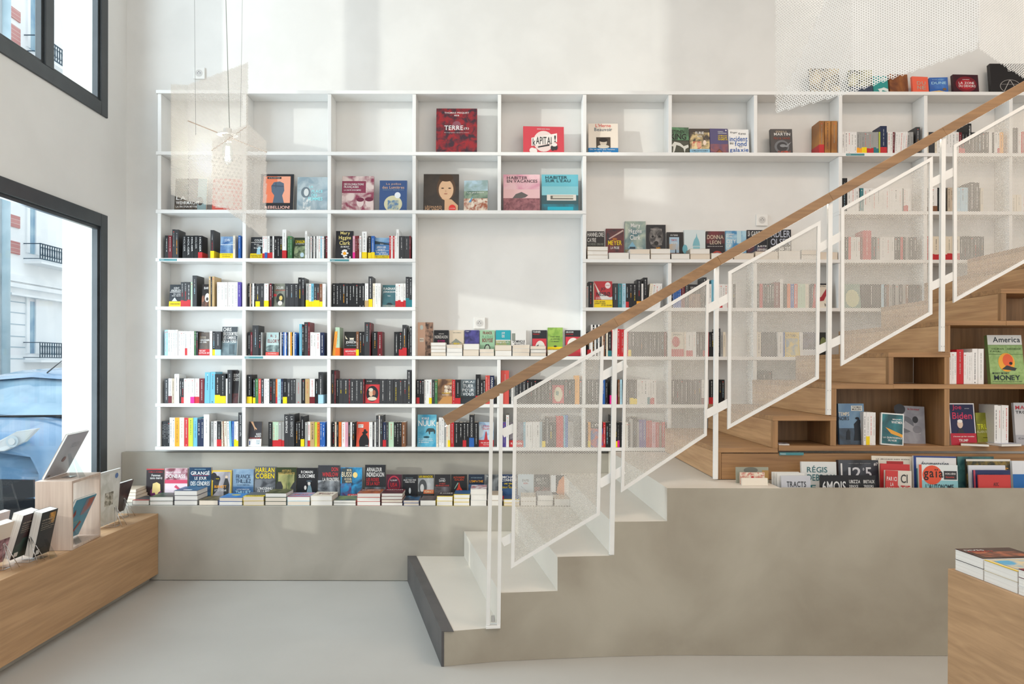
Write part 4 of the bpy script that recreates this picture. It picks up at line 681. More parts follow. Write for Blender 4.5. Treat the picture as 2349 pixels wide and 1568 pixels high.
heim~black and white hooded-woman paperback lettered HEIMAEY~3a3a3c~n0,.3,1,.85,8e9092,d2d4d4,3|e.3,.5,.26,.3,55585a|e.26,.45,.12,.16,dcdcda|n0,0,1,.3,26282a,3c3e40,5|t.06,.86,.94,.96,y,IAN MANOOK|r.35,.22,1,.38,d8683a|t.4,.25,.97,.36,f4d9b0,HEIMAEY
sand~dark landscape paperback lettered SAND~2c2b2e~n0,0,1,.5,3a3436,857f84,4|t.36,.82,.66,.85,w,FREDERIC|t.28,.7,.68,.8,w,SAND|t.3,.6,.7,.66,x,LA MORT|t.08,.52,.92,.58,x,DES MARLIES ROUGE
redm~black paperback with spread red dancing figure~212426~t.14,.84,.84,.92,d2502e,ALEXANDRE|t.22,.75,.78,.82,d2502e,GALIEN|pd2402e,.5,.7,.58,.5,.85,.22,.75,.22,.52,.4,.3,.2,.2,.22,.42,.48|p9ac0b0,.42,.68,.2,.42,.24,.42,.46,.64|t.3,.1,.7,.16,y,LE SOUFFLE
empa~dark blue paperback with amber L'EMPATHIE~1f2f44~n0,0,1,.6,1f3a5c,3f7ab0,4|t.14,.84,.86,.89,C,ANTOINE RENAND|t.08,.68,.92,.77,O,L'EMPATHIE|e.5,.4,.16,.1,1a1c22
greyp~dark grey mountain-photo paperback~4c4e50~n0,0,1,1,33363a,8a8e90,4|t.1,.9,.5,.95,w,SAL
conn~navy paperback lettered MICHAEL CONNELLY in white and yellow~1e3458~n0,0,1,.45,23406a,4a7ab0,3|t.08,.84,.98,.94,w,MICHAEL|t.04,.72,.98,.82,w,CONNELLY|t.18,.6,.84,.67,y,UNE VÉRITÉ|t.42,.53,.58,.57,y,À|t.08,.44,.94,.51,y,DEUX VISAGES|r0,0,1,.14,c0303c
plb~pale blue paperback behind the lower railing panel~bccdd4~t.3,.72,.7,.8,K,DAVID|t.38,.62,.66,.67,r,KERR|pC,.2,.5,.7,.25,.72,.28,.22,.53
drk~dark paperback with pale lettering behind the lower railing panel~33373c~n0,0,1,.5,33302e,7c4a44,8|t.12,.72,.85,.86,e,MINETTE|t.2,.6,.8,.7,e,WALTERS
orgirl~black and white paperback with orange-haired figure~2a2d33~r0,.3,.3,1,dfe2e4|pd98a58,.35,.3,.5,.75,.8,.98,.98,.6,.95,.1,.6,.1|r0,0,1,.18,8ca8bc
''')
C['kapital']=(C['kapital'][0],'d64a56','e.5,.46,.25,.38,eedbd6|pf3ece6,.2,.28,.83,.44,.83,.76,.2,.58|t.23,.3,.3,.56,K,k|t.31,.35,.73,.62,K,APITAL|t.76,.44,.8,.68,K,!|pK,.36,.22,.64,.3,.64,.36,.36,.27|t.34,.88,.65,.92,w,MONIQUE MICHEL PINÇON|e.22,.12,.07,.1,efe8e4|e.28,.1,.06,.1,efe8e4|e.72,.22,.05,.1,K|e.79,.24,.05,.1,K|e.76,.34,.07,.07,efe8e4')
C['king']=(C['king'][0],C['king'][1],C['king'][2].replace('|p,X','|pe4e6df,.02,.3,.2,.46,.5,.42,.7,.3,.95,.36,.97,.26,.8,.2,.74,.05,.68,.22,.5,.3,.3,.34,.2,.1,.1,.02,.14,.28|r0,.5,1,.52,2c3a30'))
C['nesbo']=(C['nesbo'][0],C['nesbo'][1],C['nesbo'][2].replace('p,X|',''))
C['nuuk']=(C['nuuk'][0],C['nuuk'][1],C['nuuk'][2].rsplit('|',1)[0])
D('''
cover1~cream and black illustrated book on top of the case, seen through the large pendant~4c4840~n0,0,1,1,4a4640,cbb893,6
cover2~black and cream book on top of the case behind the pendant edge~3f4a38~n0,.3,1,1,2c3428,b9b48a,7|r0,0,1,.3,2c3c54
cityb~teal book with white star shape lettered city on top of the case~2f9490~t.45,.68,.95,.9,w,city|pdfe7e4,.0,.2,.3,.25,.5,.0,.6,.2,1,.1,1,.25,.7,.35,.55,.3
brn~brown marbled book on top of the bookcase~7a4426~n0,0,1,1,6a381f,a0622e,4
dunec~coral book with grey block letters on top of the bookcase~ef6a50~t.28,.52,.52,.72,b9a89a,D|t.58,.52,.82,.72,b9a89a,U|t.28,.24,.52,.46,b9a89a,N|t.58,.24,.82,.46,b9a89a,E
duneb~blue desert book lettered DUNE on top of the bookcase~2f62b0~n0,.3,1,1,2a56a4,4c82c8,3|pd8b060,0,0,0,.14,.5,.2,1,.08,1,0|t.1,.58,.9,.74,S,DUNE|t.15,.84,.8,.88,S,FRANK HERBERT|p7a5a3c,.68,.2,.72,.34,.86,.34,.9,.2
zone~black book glowing red lettered LA ZONE DU DEHORS~3c1620~e.5,.5,.42,.4,7a1826|e.5,.48,.28,.26,b0202c|t.36,.72,.64,.76,w,ALAIN DAMASIO|t.2,.5,.82,.62,w,LA ZONE|t.2,.34,.86,.46,w,DU DEHORS
penta~large black book with thin white circular star emblem~231f20~e.55,.25,.3,.22,b9b3ae|e.55,.25,.285,.208,231f20|pb9b3ae,.55,.45,.57,.45,.75,.09,.73,.09|pb9b3ae,.55,.45,.53,.45,.35,.09,.37,.09|r.28,.31,.82,.318,b9b3ae|t.5,.74,.62,.84,w,S
gold~thick golden-brown book with carved plank panel and red band~a4672a~n.06,.24,.9,.96,b47a38,c89050,4|r.12,.4,.84,.41,7a4a20|r.12,.58,.84,.59,7a4a20|r.12,.76,.84,.77,7a4a20|B.22,c4203c
america~green banknote magazine lettered America with orange shouting head~8aa868~r0,.8,1,1,e6e6e2|t.16,.85,.95,.96,24303a,America|n0,.02,1,.78,86a662,9ab876,16|r0,.6,1,.61,5d7a48|t.1,.7,.45,.73,4c6438,SALMAN|t.55,.7,.95,.73,4c6438,GEORGE|t.05,.65,.35,.68,4c6438,PAUL|e.5,.44,.24,.19,e8a63c|e.54,.48,.15,.13,e0633a|e.62,.42,.05,.03,2b2020|pK,.34,.3,.5,.38,.78,.32,.72,.27|t.06,.2,.55,.24,24303a,MONEY MONEY|t.1,.08,.85,.18,24303a,MONEY|t.05,.04,.9,.06,24303a,ENQUETE ET REPORTAGES
temps~blue-grey book with two dark standing silhouettes lettered TEMPS NOIRS~5f7c98~n0,0,1,.4,2b3440,42566a,4|n0,.4,1,1,6485a4,7897b0,3|r.5,.82,.93,.95,dcdad2|t.54,.89,.9,.935,K,THOMAS|t.54,.835,.88,.88,K,MULLEN|t.0,.7,.42,.79,c,TEMPS|t.0,.59,.4,.68,K,NOIRS|p1f232a,.56,.1,.86,.1,.82,.5,.86,.58,.76,.64,.7,.58,.58,.5,.6,.3|e.72,.64,.08,.03,1f232a|p1f232a,.26,.12,.42,.12,.42,.32,.36,.38,.28,.3
whit~white-edged teal and orange book lettered LA QUINTESSENCE DU NOIR~e4e6e4~n.05,.04,.95,.96,1c4a50,2f8088,4|pe0a03c,.2,.55,.95,.35,.95,.26,.45,.36|t.5,.78,.9,.83,w,BENJAMIN|t.45,.68,.93,.76,w,WHITMER|t.1,.2,.93,.26,w,LA QUINTESSENCE|t.32,.12,.7,.18,w,DU NOIR
box~grey book with bare-armed black and white photograph and red title~9b9aa0~n0,0,1,1,8e8d94,a9a8ae,4|e.12,.9,.2,.14,3a3a3e|e.3,.5,.3,.22,75757b|pb2b0b4,.3,.6,.8,.36,.85,.28,.7,.26,.2,.42|e.72,.38,.16,.1,8a898f|e.66,.64,.1,.09,3c3c40|t.4,.89,.82,.95,b04048,le boxeur
biden~white-edged navy book with pale-haired man's portrait and red lower band~e2dfe0~r.04,.24,.96,.97,23264a|t.14,.82,.5,.96,c8385a,Joe|t.12,.62,.88,.78,c8385a,Biden|t.62,.86,.8,.88,w,JEAN-ERIC|e.4,.5,.11,.1,d8c0b0|e.4,.57,.1,.04,e4e0dc|p30303a,.26,.28,.34,.4,.46,.4,.56,.28|r.0,0,1,.28,b3263a|t.1,.18,.92,.22,w,L'homme qui fait trembler|t.3,.08,.66,.14,w,TRUMP
trump~olive-yellow book with bright yellow title lettered TRUMP~8a8a24~n0,0,1,1,7a7a1c,a0a034,4|t.05,.48,.97,.64,d8da3a,TRUMP|t.0,.36,.97,.44,c6c8a0,ALAIN BADIOU|r.3,.2,.7,.23,5c5c18
marv~light grey book with dark-haired portrait and red capitals~c8c8ca~t.06,.84,1,.93,c8404a,MARVIN|t.06,.74,.9,.81,K,TROP EN|e.72,.45,.3,.26,8a7a70|e.72,.62,.28,.1,26262a|r0,0,1,.24,a9aab0|t.1,.14,.8,.18,K,Comment
pat1~grey-green postcard-size booklet with black knot drawing~9a9c8c~e.45,.8,.22,.2,6e7066|r.8,.2,1,.8,b08a50
pat2~booklet with red and cream lace pattern~d8b8a4~n0,0,1,1,c87868,e8dcc8,22|e.5,.6,.06,.08,r
creamb~thick cream booklet in front of the lace-pattern one~e9e0d0~
tracts~white booklet lettered TRACTS~c9cbd2~t.18,.45,.84,.72,K,TRACTS|t.45,.1,.55,.2,K,24
debray~white book with blue-green lettering RÉGIS DEBRAY~dfe1de~t.16,.66,.74,.88,3f6f74,RÉGIS|t.16,.4,.95,.6,3f6f74,DEBRAY|t.25,.1,.4,.26,2b7a80,E
deg~large black magazine lettered 12°5 #7~2a2c32~n0,0,1,1,24262c,464a52,4|t.24,.42,.56,.78,d6d7da,12|t.6,.68,.64,.76,d6d7da,o|t.66,.42,.82,.78,d6d7da,5|t.88,.82,.98,.92,w,#7|t.24,.88,.8,.91,e,reportages dispositions|t.05,.5,.09,.9,w,I
six~black magazine with big rounded white letters 6MOIS~1d1d20~t.03,.2,.46,.72,dadada,6MOIS|t.52,.62,.72,.78,w,UBIZZA|t.78,.62,.98,.78,w,BRETAUX|t.52,.42,.68,.54,w,DENOCE|t.78,.42,.96,.54,w,TRESORS|t.52,.12,.74,.3,w,VACANCES|t.78,.12,.98,.3,w,LE BREXIT
creamm~cream magazine with small red strip at the top~dcd7c8~t.1,.9,.9,.93,K,LE MONDE DES IDÉES|r.35,.78,.75,.86,b03838
redmag~plain red magazine behind the red pamphlet~c43a3c~t.6,.2,.9,.4,w,ICI
citie~cream magazine lettered CI in black and TIE in red~ded8cc~t.6,.5,.85,.85,K,CI|t.05,.1,.95,.4,c43a3c,SORTIE
parici~red pamphlet lettered PAR ICI LA SORTIE!~c9403e~t.08,.6,.9,.76,w,PAR ICI|t.38,.4,.64,.54,w,LA|t.08,.2,.95,.35,w,SORTIE!
docu~white magazine with navy edge lettered documentation~e2e2e2~r0,0,.06,1,2c4484|r0,.96,1,1,2c4484|t.18,.72,.82,.86,4a5560,documentation|r.06,0,1,.66,4f8a94
gaia~white and pale blue magazine with orange sun lettered gaïa~dfe6e6~r0,0,1,.48,8fc4cc|r0,0,.07,1,d8553c|e.34,.66,.25,.32,e0583c|t.12,.48,.62,.86,2b2a2a,gaïa|r.64,.52,.97,.8,K|t.67,.68,.94,.75,w,HORS-SÉRIE|t.68,.57,.9,.63,x,Humanités|t.16,.18,.88,.36,24303a,L'AUTONOMIE
tealm~dark teal magazine behind the white ones~2f5a5c~n0,0,1,1,2a5256,4a7a78,7
forest~magazine with dark gold-leafed forest picture~3a3a30~n0,0,1,1,2b3028,8a7434,14|r0,.94,1,1,dcd9d0|t.1,.62,.95,.75,u,TEMPS
whm~white magazine with a small numeral~dcdfe6~t.62,.7,.65,.82,K,2
navm~navy magazine with green capitals behind the red booklet~2a3560~r0,0,.05,1,c05060|t.2,.68,.4,.82,L,REVUE|t.5,.68,.68,.82,L,DES|t.75,.68,.95,.82,L,LIVRES
aoc~red booklet lettered AOC~c8403e~t.46,.5,.62,.66,K,AOC
wbm~white and blue booklet at the right edge of the trough~dfe3e8~r0,0,1,.6,2f6fb4|t.5,.75,.9,.9,K,24
''')
rng=random.Random(11)
ORD=['first','second','third','fourth','fifth','sixth','seventh','eighth','ninth']
def ordn(i): return ORD[i] if i<9 else ('%dth'%(i+1) if (i+1)%10 not in (1,2,3) or 10<(i+1)<14 else '%d%s'%(i+1,{1:'st',2:'nd',3:'rd'}[(i+1)%10]))
def fitlab(s):
    w=s.split(); return ' '.join(w[:16])
def faceout(cid,xc,yf,zb,w,h,t=.02,tilt=7,yaw=0,where='',group=None,pg=None,name='book',roll=0):
    lab,base,items=C[cid]
    o=shell(w,h,t,ink(base,.33),pg or (M_PAGEC if rng.random()<.4 else M_PAGE),name=name)
    o.matrix_world=Matrix.Translation((xc,yf,zb))@Matrix.Rotation(R(yaw),4,'Z')@Matrix.Rotation(R(-tilt),4,'X')@Matrix.Rotation(R(roll),4,'Y')
    tag(o,fitlab(lab+(' '+where if where else '')),'book' if name=='book' else name,group)
    if name=='book': SCORE[o]=w*h*(F/yf)**2*1.2
    cover(o,w,h,items,t); return o
TITLES={}
def spine_book(c,xc,zb,w,h,bd,lab,group,depth,yf,title=None,lean=0):
    """xc: centre of the spine on the shelf front; w: thickness"""
    o=shell(depth,h,w,ink(PAL.get(c,c),.36),M_PAGE if rng.random()<.6 else M_PAGEC)
    spine_marks(o,depth,h,w,c,rng,title,h*.30 if bd else h*.12)
    if bd: band(o,depth,h,w,bd,rng.uniform(.23,.30))
    # spine looks at the camera: local -x -> -Y, local y (thickness) -> -X ... front cover on the right
    o.matrix_world=Matrix.Translation((xc,yf,zb))@Matrix.Rotation(R(lean),4,'Y')@Matrix.Rotation(R(90),4,'Z')@Matrix.Translation((depth/2,-w/2,0))
    tag(o,lab,'book',group); SCORE[o]=w*h*(F/yf)**2*(.6 if xc>.0 and F/yf<330 and (xc*S_SH+VX)>1700 else 1); return o
HN={'':''}
def row(where,grp,x0,x1,zb,toks,h0,s=S_SH,yf=None,zgap=0):
    yf=yf if yf is not None else F/s+.014
    items=[]; tot=0
    for tk in toks.split():
        if tk[0]=='_': items.append(('gap',float(tk[1:]))); tot+=float(tk[1:]); continue
        if tk[0]=='F':
            a=tk.split(':'); items.append(('F',float(a[2]),a[1],float(a[3]))); tot+=float(a[2]); continue
        m=re.match(r'^([A-Za-z])([\d.]+)(?:h(\d+))?(?:b([A-Za-z]))?(?:l(-?[\d.]+))?(?:t(\w+))?$',tk)
        g=m.groups(); items.append(('S',float(g[1]),g[0],float(g[2] or h0),g[3],float(g[4] or 0),g[5])); tot+=float(g[1])
    k=min(1,(x1-x0)/tot); px=x0; n=0; N=sum(1 for i in items if i[0]!='gap')
    sf=F/yf
    for it in items:
        w=it[1]*k
        if it[0]=='gap': px+=w; continue
        xc=(px+w/2-VX)/s; W=w/s
        n+=1
        if it[0]=='F':
            hh=it[3]/s; faceout(it[2],xc,yf+.008,zb+.0005,W*.99,hh,t=.018,tilt=7,where='',group=grp)
        else:
            c,h,bd,ln,ti=it[2],it[3],it[4],it[5],it[6]
            h=h/s*rng.uniform(.985,1.0); dep=.108 if h<.19 else (.125 if h<.21 else .14)
            size='tall ' if h>.2 else ('thin ' if W<.018 else ('thick ' if W>.038 else ''))
            lab='%s%s paperback%s, %s from left, %s'%(size,CN[c],(' with %s band'%CN[bd]) if bd else '',ordn(n-1),where)
            jit=rng.uniform(0,.004)
            spine_book(c,xc,zb+.0005+(abs(math.sin(R(ln)))*W/2 if ln else 0),W*.975,h,bd,fitlab(lab),grp,dep,yf+jit,TITLE.get(ti),ln)
        px+=w
TITLE={'man':'IAN MANOOK','sen':'LA SENTENCE','mch':'MANCHETTE','jou':'JOUBERT','sk':'STEPHEN KING','doa':'DOA','poz':'PETER','par':'JE SUIS PILGRIM','jus':'Justice soit-elle','hol':'HOLGER','mar':'MARTIN'}
RW={3:'shelf row three',4:'shelf row four',5:'row five',6:'row six',7:'bottom shelf row'}
def bay(i): return (DX[i]+4.5, DX[i+1]-4.5)
def shelfrow(k,i,x0,toks,h0,x1=None,rowname=None,bayname=None):
    a,b=bay(i); nm=['leftmost bay','second bay','third bay','fourth bay','fifth bay','sixth bay','seventh bay','eighth bay','ninth bay','tenth bay','eleventh bay'][i]
    rn={1:'top row',2:'second row',3:'third row',4:'fourth row',5:'fifth row',6:'sixth row',7:'bottom row'}[k]
    w='%s, %s'%(rn,nm); row(w,'books in the %s of the %s'%(rn,nm),x0 or a,x1 or b,ZS[k],toks,h0)
# k index: shelf the books stand on
shelfrow(3,0,375.5,'k7.5 R9 K7h67 K8h67 _9 k9thol k9thol k8thol k10thol k9brthol _19 K8h66by _13 F:sea:30:52 _1 c5 _7 b5.5',53)
shelfrow(3,1,570.8,'F:frost:31:51 w6br w6bb w6br k6.5br w4 k7 k7 k6.5 w10h67br _3 g5.5 g5.5 _4 F:parasol:28:50 w5h64 _1 w4 e3 w4 K3 w5 k3 w5 w5 S4 w5 k4 R5',52)
shelfrow(3,2,766.7,'F:daisy:41:66 p5bP R5 R5 w5 _1 w11h63by _3 k7by b8by F:boat:34:50 r4 w4 r4 w4 w6h69 K12 K12 R3.5',53)
shelfrow(4,0,384,'F:kent:28:52 K7br K8br K7br _1 G4 K10h72 _10 F:bart:18:53 N4h70 k3.5h70 N5h70 _6 w8 w8.5 w8 w7.5 w8 w7.5 v7.5',57)
shelfrow(4,1,567,'k4 q3 k3 w4 k3 K10by K10 w10by _3 R4 k4 F:dolan:27:55 K9 K12 K9 k8h68 K7h68 _3 e7by w5by s6by K7by K6by n7by w7',54)
shelfrow(4,2,761,'k7.5 k7.5 k7.5 k7.5 k7.5 k7.5 k7.5 k7.5 k7.5 k7.5 w8bN K9h71by _1 c5.5 w6 w7 _3 F:ragnar:31:52 w6br w6br w6br w5.5br K8h70bt K7h70bt',55)
shelfrow(5,0,375,'S4h59 S4h59 w5.5h59 w5.5h59 w5.5h59 w6h59 _1 w5 w5 w5.5 w5br w5 w5 w6 _1 g3 k5 F:ciel:27:54 w6 k6.5by K13bS F:chris:36:67',56)
shelfrow(5,1,566,'k7 R4 K14h70 k6 e3 _7 F:ellory:31:54 k3 w3 B4 b3 w3 b3 k3 w4 O4 k3 w3 b4 _7 s6h73 k5h72 K9h78 R4h78 _1 w7 w6 w10 B9',54)
shelfrow(5,2,761,'u7l6 G10h66bo _9 F:johns:29:56 n6by k8 k5 K12h78 R2h76 _4 k12 R11 _27 k11 k8br K10h72br _2 k5 K5h68',56)
shelfrow(6,0,375,'K9 w8bR q6 w11h68 _1 k4 k6br w7 w8 w9bP w11br R12 s12h72l1 s12h72l1 k12h68by k13h68by w4 K10h77 F:dont:14:76',57)
shelfrow(6,1,565,'k11h66by _3 k5by g7 x6 K7 w8 w4 k8 K7 o4br S8 B5 k9by K8 K6 K6 e13 k9 N10 w12bR k8 K11h73bS',57)
shelfrow(6,2,758,'K8h78 R3h76 _1 k6 K10 K13 R3 K10 K11 K9 R3 F:stern:35:57 K15 K17 K11 K11 K9 K9h78',57)
shelfrow(7,0,370,'k4.5 k4.5 k4.5 k4 w6h66 w6h66 O11h66 c11h66 r10h66 L11h66 s10h66 B8h63 B7h63 w13h74 _4 e6 w8 k10br c5l-2 n3l-2 c6l-2 _1 w5l-2 s5l-2 b5 w6by w4by K10h79tjus',58)
shelfrow(7,1,567.5,'F:hand:30:57 _17 k9 G7br G7br e7br e6br K11h75tsen K13h75tsen _2 k6 k6 k8h70by _2 e6 w6br N10tpar L6 o6 b6 b6',57)
shelfrow(7,2,761,'k6 c4 k5 o6 _1 w8 p7 K5 w4 k6 _3 F:hat:30:57 w8 K4 w4 K6h72 w3h72 K6h72 _1 B7br K6 G12 k6 k6 k6 n9',57)
shelfrow(7,3,956.5,'F:nuuk:44:74 c5 _1 w6h68 w6h68 e5 c4 c5by r9 k11 k9 k8br k7 k11h74bbtman k10 _1 F:tower:34:57',57)
shelfrow(7,4,1153,'v8 w7h74 _1 F:reader:32:57 s5 w8 w8 w8 w8 C6 k8by K8h70 k9 k8 r16h72 s5h74 b5h74 e14',58)
shelfrow(7,5,1344,'k5 u6by _1 F:comic:29:57 r5 k8 k4 K10h74 k5by k5bP k12 c4 w4 k5 e6h65 k9h70 e5 v8h64 v8h64 r7h62 r7h62 p8 r8 n6 r8',58)
shelfrow(6,3,955,'k6.5br k5.5 k5.5 w5 w6.5 w6by K7 g6 F:inter:34:57 r7 k12br F:jirai:35:56 k11h68br k6 k5.5 x5h66 x5h66 B10h66tmch k2',56)
shelfrow(6,4,1149,'x20h78 k5 w5 e5h66 K8 K9 K9 k9 k9 k9 k9 k9 k9 k9 F:redoval:31:56 k8 k9 k8 u11h66 k6',57)
shelfrow(6,5,1345,'k10 k10 k10 k6br b8 k6 _5 K8h72bPtjou K8h72bPtjou _2 n5 S5 k9 k9 K8by K8by w8 w8 w8 w6bt w5br w5br w4',57)
shelfrow(6,6,1541,'K10 K10 K10 K10 K10 K10 K10 w7bR w9 _1 k12br k11 k5 k8',57)
shelfrow(6,7,1738,'K12h60 K14h78 K14h78br k9 k9',57,x1=1790)
shelfrow(5,5,1348,'k4br w4br w4h73 k4h73 w4h73 k4h73 w4h73 k4h73 _1 c3 n4 k3 c4 k9bt r11h63 r9h63 r9h63 r9h63 K6by K10 K10 K10 K10 K10 K9 K9 K8 R6',57)
shelfrow(5,6,1541,'F:redc:30:57 c4 w15h57br w8 k8 k8 k7br _3 r3 k6 k6 k7 K8h65 e6 c6',57)
shelfrow(5,7,1738,'c9 _3 F:bland:36:57 w12 b5 F:yell:35:57 w6 F:navyw:38:57 F:olive:22:57',57,x1=1910)
shelfrow(4,5,1345,'e5h50 k11h60 q2 F:nesbo:43:62 _1 K11 t9 S9 k7br k9 k9 k11h65bO w4 k10h70 _1 c7l5 w7l5 w7l5 w7l5 _3',56)
shelfrow(4,6,1541,'k3 b5 b5 b5 b4 R9 K9 F:sylv:28:55 _3 K10h70 k5br w6 s7h65 w4 q4 w4 w6br w6 w6 w6br w6 k6',55)
shelfrow(4,7,1738,'k5 r8 k5 k5 k5 k5 k6 R14h60 w7h67 k9 o8 b8 x8 G6 G6 G6 c8 _3 k5l4 r7l4 k6l4 F:bird:30:58',56)
shelfrow(4,8,1932,'_8 F:green2:38:57 K46 S6 K6 n5 e8 K7 e8 K8 e8 n6 K9 K9 K9',55)
shelfrow(3,8,1932,'k8 k8 x5 w6 w5 w5 w6 R6 r20h68 K12 e8 w12 w12 w9 K6 k7 r6 k6 e7 K12 K8',53)
shelfrow(3,9,2127,'r4 c14br c10br c10br c10br c10br c10br c9br K8 K8 K8 K8 K8 K8 K8',55,x1=2290)
shelfrow(2,8,1932,'k13h77 w9 w9 w9 k2 t8 w10 w10 w10 w10 w10 w10 w10 w10 w10 k3 w5br w5br w6',54)
shelfrow(2,9,2127,'_6 w19bn k2 k9tmar k10tmar _3 q6 q6 _2 C8 S8 S9 S8 _3 K12h68 K11h68 _3 c6',56)
shelfrow(2,10,2322,'c12 c12 w12 w12 c14',40)
shelfrow(1,8,1932,'w7 w7 w7 w7 w7 e5.5bO e5.5bO e5.5by e5.5by e5.5br e5.5br e5.5br e5.5bt e5.5bt _1 L3 B15h64br _2 w6 w6 R4 w6l3 w6l3 w5l3 w6l3 w5l3 _1 e7 e7 _6 K10h62',50)
shelfrow(1,9,2127,'c5 K14 c5 w9 w6 w6 w7 w7 w7 w8 R7br k7br k7 k8h70tsk K8 K8 K8 K8 K8 w8 k5 w7 w5br u9',50)
shelfrow(1,10,2322,'K15h60 w7 r11 r8 w8',52)
# ---- face-out books, upper rows
def fo(cid,p0,p1,py,k,tilt=6,yaw=0,t=.02,where='',**kw):
    h=(PZ(py,S_SH,p0)-ZS[k]); faceout(cid,PX((p0+p1)/2,S_SH),YSH+.045,ZS[k]+.0005,(p1-p0)/S_SH*1.008,h*1.01,t=t,tilt=tilt,yaw=yaw,where=where,**kw)
fo('terre',998,1092,241,1); fo('kapital',1200,1294,284,1,yaw=3); fo('herne',1351,1419,277,1,where='in the sixth bay')
fo('king',1541,1584,286,1,yaw=4); fo('furie',1585,1631,289,1); fo('namiya',1632.5,1674,289,1,yaw=3); fo('keret',1675.5,1722,291,1); fo('martin',1773,1823,290,1,t=.028)
fo('wehr',393,466,405,2); fo('redman',480,548,405,2); fo('rebel',591,667,394,2,t=.024); fo('femmes',676,746,401,2); fo('decol',780,853,399,2); fo('police',867,930,409,2)
fo('leon',969,1050,394,2); fo('strip',1062,1117,409,2,yaw=-6); fo('vac',1154,1238,395,2); fo('eau',1243,1327,395,2)
# three thick golden books
for j,(p0,p1) in enumerate(((1880,1891),(1892.5,1906),(1907.5,1921))):
    w=(p1-p0)/S_SH; h=.232
    o=spine_book('a4672a' if False else 'u',PX((p0+p1)/2,S_SH),ZS[1]+.0005,w,h,'r' if j==0 else None,['thick golden-brown hardback with red band, leftmost of three in the eighth bay','thick golden-brown hardback, middle one of three in the eighth bay','thick golden-brown hardback, rightmost of three in the eighth bay'][j],'golden-brown hardbacks in the top row',.14,YSH+.014)
    o.data.materials[0]=noisy('8f5a22','b87c34',5,.4,name='golden_hardback')
# top of the bookcase
def top(cid,p0,p1,py,yaw=0,t=.02,tilt=7): 
    h=PZ(py,S_SH,p0)-ZS[0]; faceout(cid,PX((p0+p1)/2,S_SH),YSH+.04,ZS[0]+.0005,(p1-p0)/S_SH,h,t=t,tilt=tilt,yaw=yaw)
top('cover1',1862,1931,149); top('cover2',1952,2006,153,-4); top('cityb',2009,2043,167); top('brn',2046,2091,163,6); top('dunec',2099,2138,169,6); top('duneb',2140,2181,171,-4); top('zone',2194,2254,164,3,.03); top('penta',2282,2362,137,0,.035)
# ---- stacks of flat paperbacks
def stack(p0,p1,ytop,n,cid,s,zb,where,group,dep=.178,yaw=0,pg=None):
    """n flat paperbacks, tails towards the room; front at plane s"""
    z=zb; H=max(.012*n,PZ(ytop,s,p0)-zb); t=H/n; w=(p1-p0)/s*.985
    nm=['bottom','second','third','fourth','top']
    for j in range(n):
        c=cid if isinstance(cid,str) else cid[0]; dx=rng.uniform(-.0015,.0015) if j else 0; dy=rng.uniform(-.004,.003) if j else 0
        o=shell(w-.0015*(rng.random()),dep,t-.0006,ink(PAL.get(c,c),.36),pg or (M_PAGE if rng.random()<.6 else M_PAGEC))
        o.matrix_world=Matrix.Translation((PX((p0+p1)/2,s)+dx,F/s+.004+dy,z+t-.0002))@Matrix.Rotation(R(yaw+(rng.uniform(-1.2,1.2) if j else 0)),4,'Z')@Matrix.Rotation(R(-90),4,'X')
        pos='single' if n==1 else ('top of the stack' if j==n-1 else ('bottom of the stack' if j==0 else ('second from bottom' if j==1 else 'third from bottom')))
        cn=CN.get(c,'dark')
        tag(o,fitlab(('%s paperback lying flat, %s, %s'%(cn,pos if n>1 else 'alone',where))),'book',group); SCORE[o]=w*t*s*s*(1.3 if j==n-1 else 1)
        if j==n-1 and not isinstance(cid,str): cover(o,w,dep,cid[1],t)
        z+=t
LT='on the concrete ledge'
LG='paperbacks stacked on the concrete bench'
def lg(c,items=''): return (c,items)
gen='n0,.1,1,.9,%s,%s,9|t.1,.6,.9,.75,%s,%s|t.15,.3,.85,.4,%s,%s'
